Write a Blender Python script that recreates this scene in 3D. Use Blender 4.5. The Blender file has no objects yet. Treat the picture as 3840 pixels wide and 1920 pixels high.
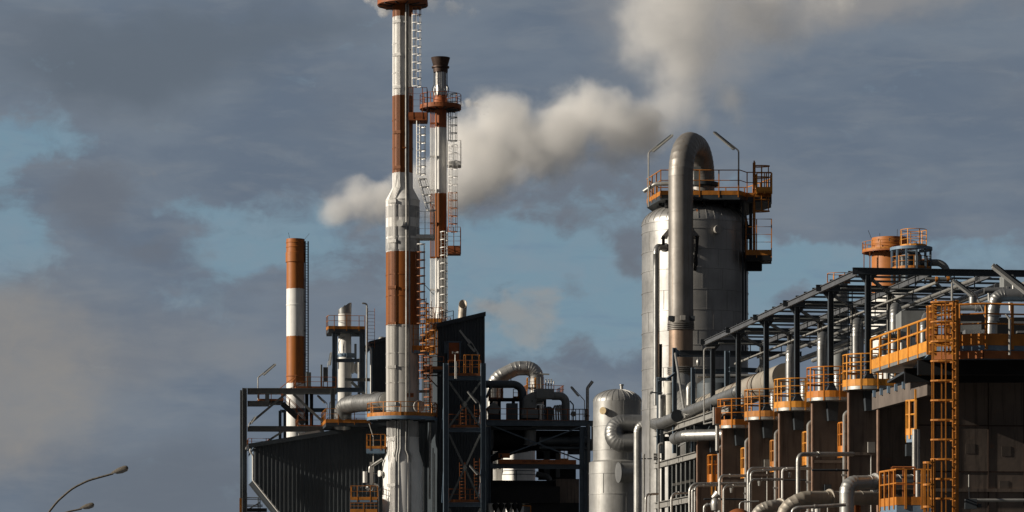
import bpy, math, random
from mathutils import Vector, Matrix
random.seed(7)
S = bpy.context.scene
COL = S.collection
F, HY, CZ = 11000.0, 2280.0, 1.7          # focal length and horizon in photo pixels, eye height in metres
V = Vector
R = math.radians

def W(x, y, Z):
    return V(((x - 1920) / F * Z, Z, CZ + (HY - y) / F * Z))
def zy(y, Z):
    return CZ + (HY - y) / F * Z
def xx(x, Z):
    return (x - 1920) / F * Z
def k(px, Z):
    return px / F * Z

# ------------------------------------------------------------------ mesh collector
class MB:
    def __init__(s):
        s.v, s.f, s.sm, s.mi = [], [], [], []
    def add(s, vs, fs, smooth=False, mi=0):
        o = len(s.v)
        s.v += [V(a) for a in vs]
        for f in fs:
            s.f.append([i + o for i in f]); s.sm.append(smooth); s.mi.append(mi)
        return s
    def box(s, c, sx, sy, sz, rz=0, mi=0):
        m = Matrix.Rotation(rz, 3, 'Z')
        vs = [V(c) + m @ V((dx * sx / 2, dy * sy / 2, dz * sz / 2)) for dz in (-1, 1) for dy in (-1, 1) for dx in (-1, 1)]
        return s.add(vs, [(0, 2, 3, 1), (4, 5, 7, 6), (0, 1, 5, 4), (2, 6, 7, 3), (0, 4, 6, 2), (1, 3, 7, 5)], mi=mi)
    def prism(s, prof, p, q, up=V((0, 0, 1)), mi=0, q_off=None):
        # extrude a 2D outline (side, up) from p to q
        p, q = V(p), V(q); d = (q - p).normalized()
        up = V(up)
        if abs(d.dot(up.normalized())) > .98: up = V((0, 1, 0))
        side = d.cross(up).normalized(); u = side.cross(d).normalized()
        n = len(prof)
        vs = [e + side * a + u * b for e in (p, q) for a, b in prof]
        fs = [tuple(range(n - 1, -1, -1)), tuple(range(n, 2 * n))]
        fs += [(i, (i + 1) % n, n + (i + 1) % n, n + i) for i in range(n)]
        return s.add(vs, fs, mi=mi)
    def bar(s, p, q, w, h=None, up=V((0, 0, 1)), mi=0):
        h = w if h is None else h
        return s.prism([(-w / 2, -h / 2), (w / 2, -h / 2), (w / 2, h / 2), (-w / 2, h / 2)], p, q, up, mi)
    def ibeam(s, p, q, w, h, up=V((0, 0, 1)), t=None, mi=0):
        t = t or h * .1; a = w / 2; b = h / 2; e = t * .35
        return s.prism([(-a, -b), (a, -b), (a, -b + t), (e, -b + t), (e, b - t), (a, b - t), (a, b), (-a, b), (-a, b - t), (-e, b - t), (-e, -b + t), (-a, -b + t)], p, q, up, mi)
    def poly(s, pts, n, t, mi=0):
        # planar polygon thickened by t along n
        m = len(pts); n = V(n).normalized() * t
        vs = [V(p) for p in pts] + [V(p) + n for p in pts]
        fs = [tuple(range(m)), tuple(range(2 * m - 1, m - 1, -1))] + [(i, m + i, m + (i + 1) % m, (i + 1) % m) for i in range(m)]
        return s.add(vs, fs, mi=mi)
    def tube(s, pts, r, n=12, bend=0, bseg=6, seam=0, lip=.02, r2=None, caps=True, mi=0):
        raw = [V(p) for p in pts]; pts = [raw[0]]
        for p in raw[1:]:
            if (p - pts[-1]).length > 1e-4: pts.append(p)
        path = [(pts[0], 0)]
        for i in range(1, len(pts) - 1):
            a, b, c = pts[i - 1], pts[i], pts[i + 1]
            d1, d2 = (b - a).normalized(), (c - b).normalized()
            ang = d1.angle(d2)
            if bend and ang > .03:
                tl = min(bend * math.tan(ang / 2), (b - a).length * .49, (c - b).length * .49)
                rr = tl / math.tan(ang / 2)
                cen = b - d1 * tl + ((d2 - d1 * d1.dot(d2)).normalized()) * rr
                ax = d1.cross(d2).normalized()
                v0 = (b - d1 * tl) - cen
                ns = max(2, int(bseg * ang / 1.57 + .5))
                for j in range(ns + 1):
                    path.append((cen + Matrix.Rotation(ang * j / ns, 3, ax) @ v0, 1))
            else:
                path.append((b, 0))
        path.append((pts[-1], 0))
        # resample with seams
        st = []
        L = 0
        for i, (p, b) in enumerate(path):
            if i:
                a = path[i - 1][0]; ln = (p - a).length
                if seam:
                    m = int(ln / seam)
                    for j in range(1, m + 1):
                        t0 = j / (m + 1)
                        d = (p - a) / max(ln, 1e-6)
                        for off, rm in ((-.012, 1), (-.01, 1 + lip), (.04, 1 + lip), (.042, 1)):
                            st.append((a + d * (ln * t0 + off), rm))
            if seam and b:
                d = (path[min(i + 1, len(path) - 1)][0] - path[i - 1][0]).normalized()
                for off, rm in ((-.022, 1), (-.02, 1 + lip), (.02, 1 + lip), (.022, 1)):
                    st.append((p + d * off, rm))
            else:
                st.append((p, 1))
        N = len(st)
        tang = []
        for i in range(N):
            a = st[max(0, i - 1)][0]; b = st[min(N - 1, i + 1)][0]
            tang.append((b - a).normalized())
        ref = V((0, 0, 1)) if abs(tang[0].z) < .9 else V((1, 0, 0))
        u = tang[0].cross(ref).normalized()
        vs = []
        for i in range(N):
            t = tang[i]
            u = (u - t * u.dot(t)).normalized(); w = t.cross(u)
            rr = r if r2 is None else r + (r2 - r) * i / (N - 1)
            rr *= st[i][1]
            for j in range(n):
                a = 2 * math.pi * j / n
                vs.append(st[i][0] + (u * math.cos(a) + w * math.sin(a)) * rr)
        fs = [(i * n + j, i * n + (j + 1) % n, (i + 1) * n + (j + 1) % n, (i + 1) * n + j) for i in range(N - 1) for j in range(n)]
        s.add(vs, fs, True, mi)
        if caps:
            o = len(s.v) - N * n
            s.f.append([o + j for j in range(n - 1, -1, -1)]); s.sm.append(False); s.mi.append(mi)
            s.f.append([o + (N - 1) * n + j for j in range(n)]); s.sm.append(False); s.mi.append(mi)
        return s
    def lathe(s, prof, c, n=32, a0=0, a1=2 * math.pi, mi=0, caps=True):
        full = abs(a1 - a0 - 2 * math.pi) < 1e-4
        m = n if full else n + 1
        vs = []
        for r, z in prof:
            for j in range(m):
                a = a0 + (a1 - a0) * j / n
                vs.append(V((c[0] + r * math.cos(a), c[1] + r * math.sin(a), z)))
        fs = [(i * m + j, i * m + (j + 1) % m, (i + 1) * m + (j + 1) % m, (i + 1) * m + j) for i in range(len(prof) - 1) for j in range(n)]
        # duplicate rings at hard corners is handled by flat flags: faces steeper than neighbours stay smooth except tiny steps
        s.add(vs, fs, True, mi)
        if caps and full:
            o = len(s.v) - len(vs)
            for i, rev in ((0, True), (len(prof) - 1, False)):
                if prof[i][0] > 1e-3:
                    l = [o + i * m + j for j in range(m)]
                    s.f.append(l[::-1] if rev else l); s.sm.append(False); s.mi.append(mi)
        return s
    def mesh(s, name, org=V((0, 0, 0))):
        me = bpy.data.meshes.new(name)
        me.from_pydata([tuple(v - org) for v in s.v], [], s.f)
        me.polygons.foreach_set('use_smooth', s.sm)
        me.polygons.foreach_set('material_index', s.mi)
        me.update()
        return me

ABS = {}
def sub(name):
    return name
def obj(name, mb, m, parent=None, label=None, cat=None, group=None, kind=None, sharp=True, loc=None):
    if parent is not None:
        org = ABS[parent.name]
    elif loc is not None:
        org = V(loc)
    else:
        xs = [v.x for v in mb.v]; ys = [v.y for v in mb.v]; zs = [v.z for v in mb.v]
        org = V(((min(xs) + max(xs)) / 2, (min(ys) + max(ys)) / 2, min(zs)))
    me = mb.mesh(name, org)
    for a in (m if isinstance(m, (list, tuple)) else [m]): me.materials.append(a)
    if sharp:
        try: me.set_sharp_from_angle(angle=R(38))
        except Exception: pass
    o = bpy.data.objects.new(name, me); COL.objects.link(o)
    if parent is not None: o.parent = parent
    else: o.location = org
    ABS[o.name] = org
    tag(o, label, cat, group, kind)
    return o
def tag(o, label=None, cat=None, group=None, kind=None):
    if label: o['label'] = label
    if cat: o['category'] = cat
    if group: o['group'] = group
    if kind: o['kind'] = kind
def T(name, loc, label, cat, group=None):
    o = bpy.data.objects.new(name, None); COL.objects.link(o)
    o.location = loc; o.empty_display_size = .3
    ABS[o.name] = V(loc); tag(o, label, cat, group)
    return o
def E(name, parent):                         # an Empty as a part that carries sub-parts
    o = bpy.data.objects.new(name, None); COL.objects.link(o); o.parent = parent
    ABS[o.name] = ABS[parent.name]
    return o
def inst(name, me, pos, parent, rz=0):
    o = bpy.data.objects.new(name, me); COL.objects.link(o); o.parent = parent
    o.location = V(pos) - ABS[parent.name]; o.rotation_euler = (0, 0, rz)
    ABS[o.name] = ABS[parent.name]
    return o

# ------------------------------------------------------------------ materials
def mat(name, col, rough=.6, metal=0, var=.25, scale=1.2, rust=0, rustcol=(.16, .05, .018), streak=0, bump=.1, spec=.4, col2=None, stripes=None, dirt=(.05, .045, .04), facet=0, bands=0, bscale=None):
    m = bpy.data.materials.new(name); m.use_nodes = True
    nt = m.node_tree; N = nt.nodes; L = nt.links
    b = N['Principled BSDF']
    b.inputs['Roughness'].default_value = rough; b.inputs['Metallic'].default_value = metal
    b.inputs['Specular IOR Level'].default_value = spec
    g = N.new('ShaderNodeNewGeometry')
    def noise(sc, det=4, mp=None, ro=.55):
        t = N.new('ShaderNodeTexNoise'); t.inputs['Scale'].default_value = sc; t.inputs['Detail'].default_value = det; t.inputs['Roughness'].default_value = ro
        if mp:
            q = N.new('ShaderNodeMapping'); q.inputs['Scale'].default_value = mp; L.new(g.outputs['Position'], q.inputs[0]); L.new(q.outputs[0], t.inputs[0])
        else: L.new(g.outputs['Position'], t.inputs[0])
        return t.outputs[0]
    def ramp(src, a, c):
        r = N.new('ShaderNodeMapRange'); r.inputs[1].default_value = a; r.inputs[2].default_value = c; L.new(src, r.inputs[0]); return r.outputs[0]
    def mix(f, a, c, mode='MIX'):
        x = N.new('ShaderNodeMix'); x.data_type = 'RGBA'; x.blend_type = mode
        for src, i in ((f, 0), (a, 6), (c, 7)):
            if hasattr(src, 'links'): L.new(src, x.inputs[i])
            else: x.inputs[i].default_value = src if i == 0 else (*src, 1)
        return x.outputs[2]
    if stripes:
        sx = N.new('ShaderNodeSeparateXYZ'); L.new(g.outputs['Position'], sx.inputs[0])
        zn = N.new('ShaderNodeMath'); zn.operation = 'MULTIPLY_ADD'; zn.inputs[1].default_value = .22; L.new(noise(5, 5), zn.inputs[0]); L.new(sx.outputs[2], zn.inputs[2])
        lo = stripes[0][1]
        base = lo
        cur = None
        for z0, c in stripes[1:]:
            gt = N.new('ShaderNodeMath'); gt.operation = 'GREATER_THAN'; gt.inputs[1].default_value = z0 + .11; L.new(zn.outputs[0], gt.inputs[0])
            cur = mix(gt.outputs[0], base if cur is None else cur, c)
        base = cur
    else:
        base = col
    n1 = noise(scale, 5)
    f = ramp(n1, .3, .7)
    c2 = col2
    if stripes:
        base = mix(f, base, (1 - var, 1 - var, 1 - var), 'MULTIPLY') if False else mix(var, base, mixgrey(N, L, f), 'MULTIPLY')
    else:
        base = mix(f, base, c2 if c2 else tuple(c * (1 - var) for c in col))
    if bands:
        # horizontal cladding courses of slightly different sheen
        n5 = noise(bands, 0, (.01, .01, 1))
        base = mix(.5, base, mixgrey(N, L, ramp(n5, .35, .65), .68), 'MULTIPLY')
    if streak:
        n2 = noise(2.2, 4, (2.6, 2.6, .16))
        base = mix(mul(N, L, ramp(n2, .52, .78), streak), base, dirt)
    if rust:
        n3 = noise(1.7, 6, None, .65)
        base = mix(mul(N, L, ramp(n3, .72 - rust * .3, .80 - rust * .26), .85), base, rustcol)
    L.new(base, b.inputs['Base Color'])
    n4 = noise(bscale or scale * 5, 4)
    rr = N.new('ShaderNodeMapRange'); rr.inputs[3].default_value = max(.05, rough - .12); rr.inputs[4].default_value = min(1, rough + .14); L.new(n4, rr.inputs[0]); L.new(rr.outputs[0], b.inputs['Roughness'])
    if bump:
        bp = N.new('ShaderNodeBump'); bp.inputs['Strength'].default_value = bump; bp.inputs['Distance'].default_value = .03; L.new(n4, bp.inputs['Height']); L.new(bp.outputs[0], b.inputs['Normal'])
    return m
def mixgrey(N, L, f, lo=.55):
    r = N.new('ShaderNodeMapRange'); r.inputs[3].default_value = lo; r.inputs[4].default_value = 1; L.new(f, r.inputs[0]); return r.outputs[0]
def mul(N, L, a, c):
    x = N.new('ShaderNodeMath'); x.operation = 'MULTIPLY'; x.inputs[1].default_value = c; L.new(a, x.inputs[0]); return x.outputs[0]

WHITE, RUSTRED = (.88, .86, .82), (.285, .086, .010)
ORANGE = mat('orange_handrail_paint', (.56, .205, .026), .55, 0, .4, 2.5, rust=.3, rustcol=(.22, .065, .02), streak=.4)
YELLOW = mat('amber_handrail_paint', (.74, .305, .038), .5, 0, .3, 2.5, rust=.24, rustcol=(.34, .10, .02), streak=.35)
AMBER2 = mat('faded_amber_paint', (.60, .24, .045), .6, 0, .4, 1.8, rust=.32, rustcol=(.28, .09, .03), streak=.5)
AMBER3 = mat('deep_amber_paint', (.62, .21, .02), .5, 0, .3, 3, rust=.22, rustcol=(.3, .08, .02), streak=.3)
BROWNO = mat('faded_orange_paint', (.40, .13, .035), .55, 0, .4, 2, rust=.25, rustcol=(.2, .06, .02))
STEEL = mat('slate_blue_steel_paint', (.115, .155, .195), .5, 0, .3, 1.5, rust=.1, rustcol=(.06, .04, .03), streak=.2)
PALEST = mat('pale_and_lit_steel_paint', (.17, .25, .34), .5, 0, .25, 1.5, streak=.3)  # pale steel rims; also slate steel with sunlight put into its colour
DARKST = mat('dark_steel_paint', (.05, .060, .07), .55, 0, .4, 1.5, rust=.1, rustcol=(.05, .03, .02))
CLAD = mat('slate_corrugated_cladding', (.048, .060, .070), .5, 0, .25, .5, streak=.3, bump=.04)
CLADB = mat('sunlit_copy_cladding', (.14, .21, .30), .5, 0, .2, .5, streak=.2, bump=.04)  # paler copy of the slate cladding, sunlight on left walls put into the colour
ALU = mat('aluminium_cladding', (.54, .535, .51), .42, .72, .25, .9, streak=.35, bump=.12, bands=.9, dirt=(.2, .18, .15))
ALUD = mat('dull_aluminium_cladding', (.36, .36, .35), .42, .8, .3, .8, streak=.4, bump=.12, dirt=(.12, .1, .08))
GALV = mat('galvanised_pipe', (.50, .49, .46), .42, .7, .3, 2.5, rust=.12, streak=.3, dirt=(.15, .11, .07))
BEIGE = mat('beige_lagging', (.40, .36, .30), .55, .25, .3, 1.0, streak=.35, dirt=(.2, .12, .06))
TAN = mat('weathered_steel_lagging', (.31, .29, .265), .48, .5, .3, .7, streak=.5, rust=.08, dirt=(.13, .075, .035))
LAMPM = mat('lamp_housing_grey', (.45, .44, .40), .4, .4, .3, 6)
WHITEP = mat('white_paint', (.84, .82, .77), .5, 0, .15, 2, streak=.25, rust=.06)
RUSTM = mat('rusty_brown_steel', (.225, .175, .14), .75, 0, .55, .45, rust=.3, rustcol=(.24, .125, .08), streak=.85, col2=(.125, .10, .086), dirt=(.03, .022, .018), bump=.25)
RUSTE = mat('rust_and_lit_edge', (.27, .17, .12), .7, .1, .4, 3, rust=.25)  # lighter rust tone; sunlit fin edges are put into this colour
BLACK = mat('shade_black_steel', (.012, .013, .015), .6, .2, .4, 2)  # near-black base, mostly deep shade put into the colour
SOOT = mat('scorched_metal', (.10, .065, .05), .5, .5, .5, 1.5, streak=.5)
CHROME = mat('stainless_shell', (.60, .58, .55), .28, .95, .2, 1, streak=.4, dirt=(.2, .15, .1))
GREYS = mat('grey_stack_paint', (.40, .38, .35), .55, .1, .25, .9, streak=.3, bump=.05)
LENS = mat('lamp_lens', (.5, .5, .48), .25, 0, .1)
INK = mat('black_lettering', (.01, .01, .01), .6)
CONC = mat('weathered_concrete', (.16, .13, .11), .85, 0, .4, 1, streak=.5)

# ------------------------------------------------------------------ fittings
_cache = {}
def post_mesh(h, w=.07, m=None):
    key = ('post', round(h, 2), round(w, 3), m.name)
    if key not in _cache:
        b = MB().box((0, 0, h / 2 - .08), w, w, h + .16)
        me = b.mesh('post'); me.materials.append(m); _cache[key] = me
    return _cache[key]
def rails(parent, pts, h=1.1, sp=1.5, m=ORANGE, toe=True, r=.03, w=.07, toeh=.18, mid=1, closed=False, offs=.0, posts=True):
    pts = [V(p) for p in pts]
    if closed: pts = pts + [pts[0]]
    up = V((0, 0, 1))
    obj('handrail', MB().tube([p + up * h for p in pts], r, 6), m, parent)
    for j in range(mid):
        obj('mid_rail', MB().tube([p + up * (toeh + (h - toeh) * (j + 1) / (mid + 1)) for p in pts], r * .8, 6), m, parent)
    if toe:
        b = MB()
        for a, c in zip(pts[:-1], pts[1:]):
            b.bar(a + up * toeh / 2, c + up * toeh / 2, .025, toeh)
        obj('toe_plate', b, m, parent)
    if posts:
        L = 0; tot = sum((c - a).length for a, c in zip(pts[:-1], pts[1:]))
        n = max(1, round(tot / sp)); want = [tot * i / n for i in range(n + (0 if closed else 1))]
        me = post_mesh(h, w, m)
        for a, c in zip(pts[:-1], pts[1:]):
            ln = (c - a).length
            while want and want[0] <= L + ln + 1e-4:
                t = (want[0] - L) / max(ln, 1e-6); d = c - a
                inst('post', me, a.lerp(c, t), parent, math.atan2(d.y, d.x)); want.pop(0)
            L += ln
def cage_ladder(parent, base, h, ang, m=WHITEP, w=.5, hoop=.74, cage0=0.0, depth=.75, rung=.3, bars=5, name='ladder', rr=.018, sr=.035, hr=.026, stile_h=None, tilt=0):
    # base: foot of the ladder centre; ang: direction in which the cage bulges
    e = E(name, parent); base = V(base)
    o = V((math.cos(ang), math.sin(ang), 0)); sd = V((-o.y, o.x, 0))
    def at(s, f, z): return base + sd * s + o * (f + tilt * z) + V((0, 0, z))
    for s in (-w / 2, w / 2):
        obj('stile', MB().bar(at(s, 0, 0), at(s, 0, stile_h or h), sr, sr * 2, up=o), m, e)
    key = ('rung', w, rr, m.name)
    if key not in _cache:
        b = MB().tube([(-w / 2, 0, 0), (w / 2, 0, 0)], rr, 5); me = b.mesh('rung'); me.materials.append(m); _cache[key] = me
    n = int(h / rung)
    for i in range(n):
        inst('rung', _cache[key], at(0, 0, (i + .5) * rung), e, ang + math.pi / 2)
    if hoop:
        pts = [V((-w / 2, 0, 0))]
        for j in range(9):
            a = math.pi * j / 8
            pts.append(V((-math.cos(a) * w * .68, (.16 + math.sin(a) * (depth - .16)), 0)))
        pts.append(V((w / 2, 0, 0)))
        key = ('hoop', w, depth, hr, m.name)
        if key not in _cache:
            b = MB()
            for a, c in zip(pts[:-1], pts[1:]): b.bar(a, c, hr, hr * 3)
            me = b.mesh('hoop'); me.materials.append(m); _cache[key] = me
        z = cage0; hz = []
        while z <= h + .01:
            inst('hoop', _cache[key], at(0, 0, z), e, ang - math.pi / 2); hz.append(z); z += hoop
        for j in range(bars):
            a = math.pi * (j + .5) / bars if bars > 1 else math.pi / 2
            s, f = math.cos(a) * w * .66, .16 + math.sin(a) * (depth - .18)
            obj('cage_bar', MB().bar(at(s, f, cage0), at(s, f, hz[-1]), hr * 2, hr), m, e)
    return e
def tube_lamp(base, top, tip, label, group='fluorescent lamps on bent poles', r=.04, L=1.3, wd=.17, start=.25, clamp=None):
    base, top, tip = V(base), V(top), V(tip)
    t = T('fluorescent_lamp', base, label, 'lamp', group)
    obj('pole', MB().tube([base, top, top + (tip - top) * .35], r, 8, bend=.25), GALV, t)
    d = (tip - top).normalized(); up = V((0, 0, 1)); n = (up - d * up.dot(d)).normalized()
    a = top + (tip - top) * start; a = a - n * (wd * .2)
    obj('arm', MB().tube([top, tip - d * .1], r * .8, 6), DARKST, t)
    f = obj('housing', MB().prism([(-wd / 2, 0), (wd / 2, 0), (wd * .34, wd * .45), (-wd * .34, wd * .45)], a - n * wd * .55, tip - n * wd * .55, n), LAMPM, t)
    obj('lens', MB().prism([(-wd * .42, -wd * .25), (wd * .42, -wd * .25), (wd * .46, -.004), (-wd * .46, -.004)], a - n * wd * .55 + d * .05, tip - n * wd * .55 - d * .05, n), LENS, f)
    return t
def arc(cx, cy, r, a0, a1, z, n=14):
    return [V((cx + r * math.cos(R(a0 + (a1 - a0) * i / n)), cy + r * math.sin(R(a0 + (a1 - a0) * i / n)), z)) for i in range(n + 1)]
def corrugated(tops, bottoms_fn, x_dir, p0, length, pitch, depth, nrm, top_fn):
    # wall of trapezoid ribs along x_dir from p0; top_fn/bottoms_fn give z at distance s
    b = MB(); s = 0; vs = []
    prof = [(0, 0), (.30, 0), (.40, 1), (.72, 1), (.82, 0)]
    S_ = []
    n = int(length / pitch)
    for i in range(n):
        for a, d in prof: S_.append((s + a * pitch, d * depth))
        s += pitch
    S_.append((s, 0)); 
    if length - s > .01: S_.append((length, 0))
    x_dir = V(x_dir).normalized(); nrm = V(nrm).normalized(); p0 = V(p0)
    for q, d in S_:
        p = p0 + x_dir * q + nrm * d
        vs.append(V((p.x, p.y, bottoms_fn(q)))); vs.append(V((p.x, p.y, top_fn(q))))
    fs = [(2 * i, 2 * i + 2, 2 * i + 3, 2 * i + 1) for i in range(len(S_) - 1)]
    b.add(vs, fs)
    return b
# ================================================================== camera, sky, sun, ground
cam = bpy.data.cameras.new('camera'); co = bpy.data.objects.new('camera', cam); COL.objects.link(co)
co.location = (0, 0, CZ); co.rotation_euler = (R(90), 0, 0)
cam.sensor_width = 36; cam.lens = F / 3840 * 36; cam.shift_y = (HY - 960) / 3840
cam.clip_end = 20000; cam.clip_start = 1
S.camera = co
S.view_settings.view_transform = 'Standard'; S.view_settings.look = 'None'; S.view_settings.exposure = .12
S.render.engine = 'CYCLES'
S.cycles.use_denoising = True
S.cycles.max_bounces = 8; S.cycles.diffuse_bounces = 2; S.cycles.glossy_bounces = 3; S.cycles.volume_bounces = 7
YAW = R(7.4)
q = V((math.cos(YAW), math.sin(YAW), 0)); d = V((-math.sin(YAW), math.cos(YAW), 0)); UP = V((0, 0, 1))
class Plane:                                  # upright plane of the plant grid through photo column x0 at depth Z0
    def __init__(s, x0, Z0): s.p = V((xx(x0, Z0), Z0, 0))
    def at(s, x, y, off=0):
        p = s.p + d * off; u = (x - 1920) / F
        t = (u * p.y - p.x) / (q.x - u * q.y)
        g = p + q * t
        return V((g.x, g.y, zy(y, g.y)))
SUN_AZ, SUN_EL = R(10.5), R(21)                 # azimuth: from the left, turned towards the camera
sdir = V((-math.cos(SUN_AZ) * math.cos(SUN_EL), -math.sin(SUN_AZ) * math.cos(SUN_EL), math.sin(SUN_EL)))
sl = bpy.data.lights.new('sun', 'SUN'); sl.energy = 5.0; sl.angle = R(.53); sl.color = (1, .91, .78)
so = bpy.data.objects.new('sun', sl); COL.objects.link(so)
so.rotation_euler = sdir.to_track_quat('Z', 'Y').to_euler(); so.location = (-60, 60, 120)

def world():
    w = bpy.data.worlds.new('World'); S.world = w; w.use_nodes = True
    nt = w.node_tree; N = nt.nodes; L = nt.links; N.clear()
    out = N.new('ShaderNodeOutputWorld'); bg = N.new('ShaderNodeBackground'); L.new(bg.outputs[0], out.inputs[0])
    tc = N.new('ShaderNodeTexCoord'); sp = N.new('ShaderNodeSeparateXYZ'); L.new(tc.outputs['Generated'], sp.inputs[0])
    def M(op, a, b=None, c=None, cl=False):
        n = N.new('ShaderNodeMath'); n.operation = op; n.use_clamp = cl
        for i, s in enumerate((a, b, c)):
            if s is None: continue
            if hasattr(s, 'links'): L.new(s, n.inputs[i])
            else: n.inputs[i].default_value = s
        return n.outputs[0]
    def mix(f, a, b, mode='MIX'):
        n = N.new('ShaderNodeMix'); n.data_type = 'RGBA'; n.blend_type = mode
        for s, i in ((f, 0), (a, 6), (b, 7)):
            if hasattr(s, 'links'): L.new(s, n.inputs[i])
            else: n.inputs[i].default_value = s if i == 0 else (*s, 1)
        return n.outputs[2]
    az = M('ARCTAN2', sp.outputs[0], sp.outputs[1]); el = M('ARCSINE', sp.outputs[2])
    U = M('MULTIPLY_ADD', az, 11.0, 1.92); Vv = M('MULTIPLY_ADD', el, -11.0, 2.28)   # kilo-units of angle: right, down
    def noise(su, sv, det=6, rough=.55, off=0, dist=0):
        c = N.new('ShaderNodeCombineXYZ'); L.new(M('MULTIPLY', U, su), c.inputs[0]); L.new(M('MULTIPLY', Vv, sv), c.inputs[1]); c.inputs[2].default_value = off
        t = N.new('ShaderNodeTexNoise'); t.inputs['Scale'].default_value = 1; t.inputs['Detail'].default_value = det; t.inputs['Roughness'].default_value = rough; t.inputs['Distortion'].default_value = dist
        L.new(c.outputs[0], t.inputs[0]); return t.outputs[0]
    def rng(s, a, b, c=0, e=1):
        n = N.new('ShaderNodeMapRange'); n.interpolation_type = 'SMOOTHSTEP'
        n.inputs[1].default_value = a; n.inputs[2].default_value = b; n.inputs[3].default_value = c; n.inputs[4].default_value = e
        L.new(s, n.inputs[0]); return n.outputs[0]
    wu = noise(2.2, 2.8, 5, .55, 3.1); wv = noise(2.2, 2.8, 5, .55, 9.7)
    Uw = M('MULTIPLY_ADD', M('SUBTRACT', wu, .5), .55, U); Vw = M('MULTIPLY_ADD', M('SUBTRACT', wv, .5), .38, Vv)
    def blobs(lst):
        acc = None
        for x, y, a, b, wgt in lst:
            dx = M('DIVIDE', M('SUBTRACT', Uw, x), a); dy = M('DIVIDE', M('SUBTRACT', Vw, y), b)
            r2 = M('ADD', M('MULTIPLY', dx, dx), M('MULTIPLY', dy, dy))
            g = M('MULTIPLY', M('EXPONENT', M('MULTIPLY', r2, -1)), wgt)
            acc = g if acc is None else M('ADD', acc, g)
        return acc
    n1 = noise(1.3, 3.2, 7, .55, 1.0, .3); n2 = noise(2.6, 4.6, 7, .58, 5.0, .4); n3 = noise(.7, 1.6, 5, .5, 7.0)
    n4 = noise(7.5, 11, 6, .62, 2.0, .5); n5 = noise(3.2, 13, 5, .6, 12.0, .3)
    slate = mix(rng(n1, .35, .68), (.118, .152, .202), (.158, .192, .236))
    slate = mix(rng(n3, .45, .68), slate, (.138, .162, .198))
    slate = mix(M('MULTIPLY', rng(n5, .45, .72), .45), slate, (.182, .208, .240))
    # dark stretch aloft
    slate = mix(rng(M('ADD', blobs([(.45, .28, .55, .22, .8), (1.1, .12, .5, .12, .5), (3.5, .72, .55, .35, .25)]), M('MULTIPLY', n2, .3)), .3, 1.0), slate, (.112, .138, .172))
    sky = N.new('ShaderNodeTexSky'); sky.sky_type = 'NISHITA'; sky.sun_disc = False
    sky.sun_elevation = SUN_EL; sky.sun_rotation = math.atan2(sdir.x, sdir.y); sky.dust_density = 1; sky.air_density = 1.6
    skyc = mix(1, sky.outputs[0], (.052, .050, .036), 'MULTIPLY')
    blue = mix(.85, skyc, (.160, .268, .366))
    blue = mix(M('MULTIPLY', rng(M('ADD', M('MULTIPLY', n2, .6), M('MULTIPLY', n4, .5)), .42, .75), .55), blue, (.205, .262, .318))
    blue = mix(M('MULTIPLY', rng(n5, .50, .75), .5), blue, (.140, .215, .300))
    gap = blobs([(.12, .62, .34, .14, 1.1), (.05, .90, .18, .20, .95), (.85, 1.02, .28, .16, .55), (.78, .80, .30, .07, .75), (.95, 1.00, .14, .14, .5), (1.95, 1.02, .42, .22, 1.15), (2.35, 1.16, .5, .16, .75), (2.75, 1.0, .5, .17, .9), (3.0, 1.03, .36, .13, 1.1), (2.0, 1.25, .4, .09, .5), (3.65, .90, .3, .05, .45), (3.75, 1.0, .3, .12, .6),(1.17,.98,.2,.14,.7),(2.35,.78,.25,.12,.4)])
    neg = blobs([(.40, .78, .20, .17, 1.2), (.12, .73, .10, .07, .7), (.62, .95, .16, .09, .8), (2.42, .95, .12, .08, .8), (2.0, 1.22, .14, .08, .55), (1.85, 1.1, .1, .06, .5), (3.1, .85, .9, .07, .5), (2.95, 1.13, .12, .05, .7), (1.02, 1.12, .15, .1, .5)])
    gm = rng(M('ADD', M('SUBTRACT', gap, neg), M('ADD', M('MULTIPLY_ADD', n2, 1.5, -.75), M('MULTIPLY_ADD', n4, 1.1, -.55))), .20, .85)
    col = mix(gm, slate, blue)
    # violet-grey cumulus
    dk = rng(M('ADD', blobs([(.38, .80, .22, .16, 1.0), (.66, 1.0, .22, .09, .7), (2.42, .95, .11, .07, .9), (2.10, 1.1, .12, .07, .6), (1.0, 1.15, .3, .1, .5), (1.9, 1.36, .3, .12, .4)]), M('ADD', M('MULTIPLY_ADD', n2, 1.0, -.5), M('MULTIPLY_ADD', n4, .8, -.4))), .30, .95)
    col = mix(M('MULTIPLY', dk, .65), col, (.130, .146, .174))
    # warm lit banks low on the left and small sunlit puffs
    wm = rng(M('ADD', blobs([(-.05, 1.45, .30, .34, 1.5), (.30, 1.40, .42, .30, .75), (.05, 1.68, .25, .10, .3), (.85, 1.33, .3, .12, .4)]), M('MULTIPLY_ADD', n1, .7, -.35)), .10, 1.35)
    wm = M('MULTIPLY', wm, M('MULTIPLY_ADD', n4, .7, .5))
    col = mix(M('MULTIPLY', wm, .85), col, (.245, .234, .222))
    pf = rng(M('ADD', blobs([(1.78, 1.14, .06, .06, .95), (1.93, 1.22, .12, .07, .85), (2.02, 1.15, .10, .06, .7), (1.86, 1.16, .06, .04, .7), (.55, .66, .1, .07, .3), (1.28, .36, .16, .04, .25), (.80, .38, .06, .05, .3)]), M('ADD', M('MULTIPLY_ADD', n2, 1.1, -.55), M('MULTIPLY_ADD', n4, 1.0, -.5))), .25, 1.05)
    col = mix(M('MULTIPLY', pf, .6), col, (.300, .280, .258))
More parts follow.
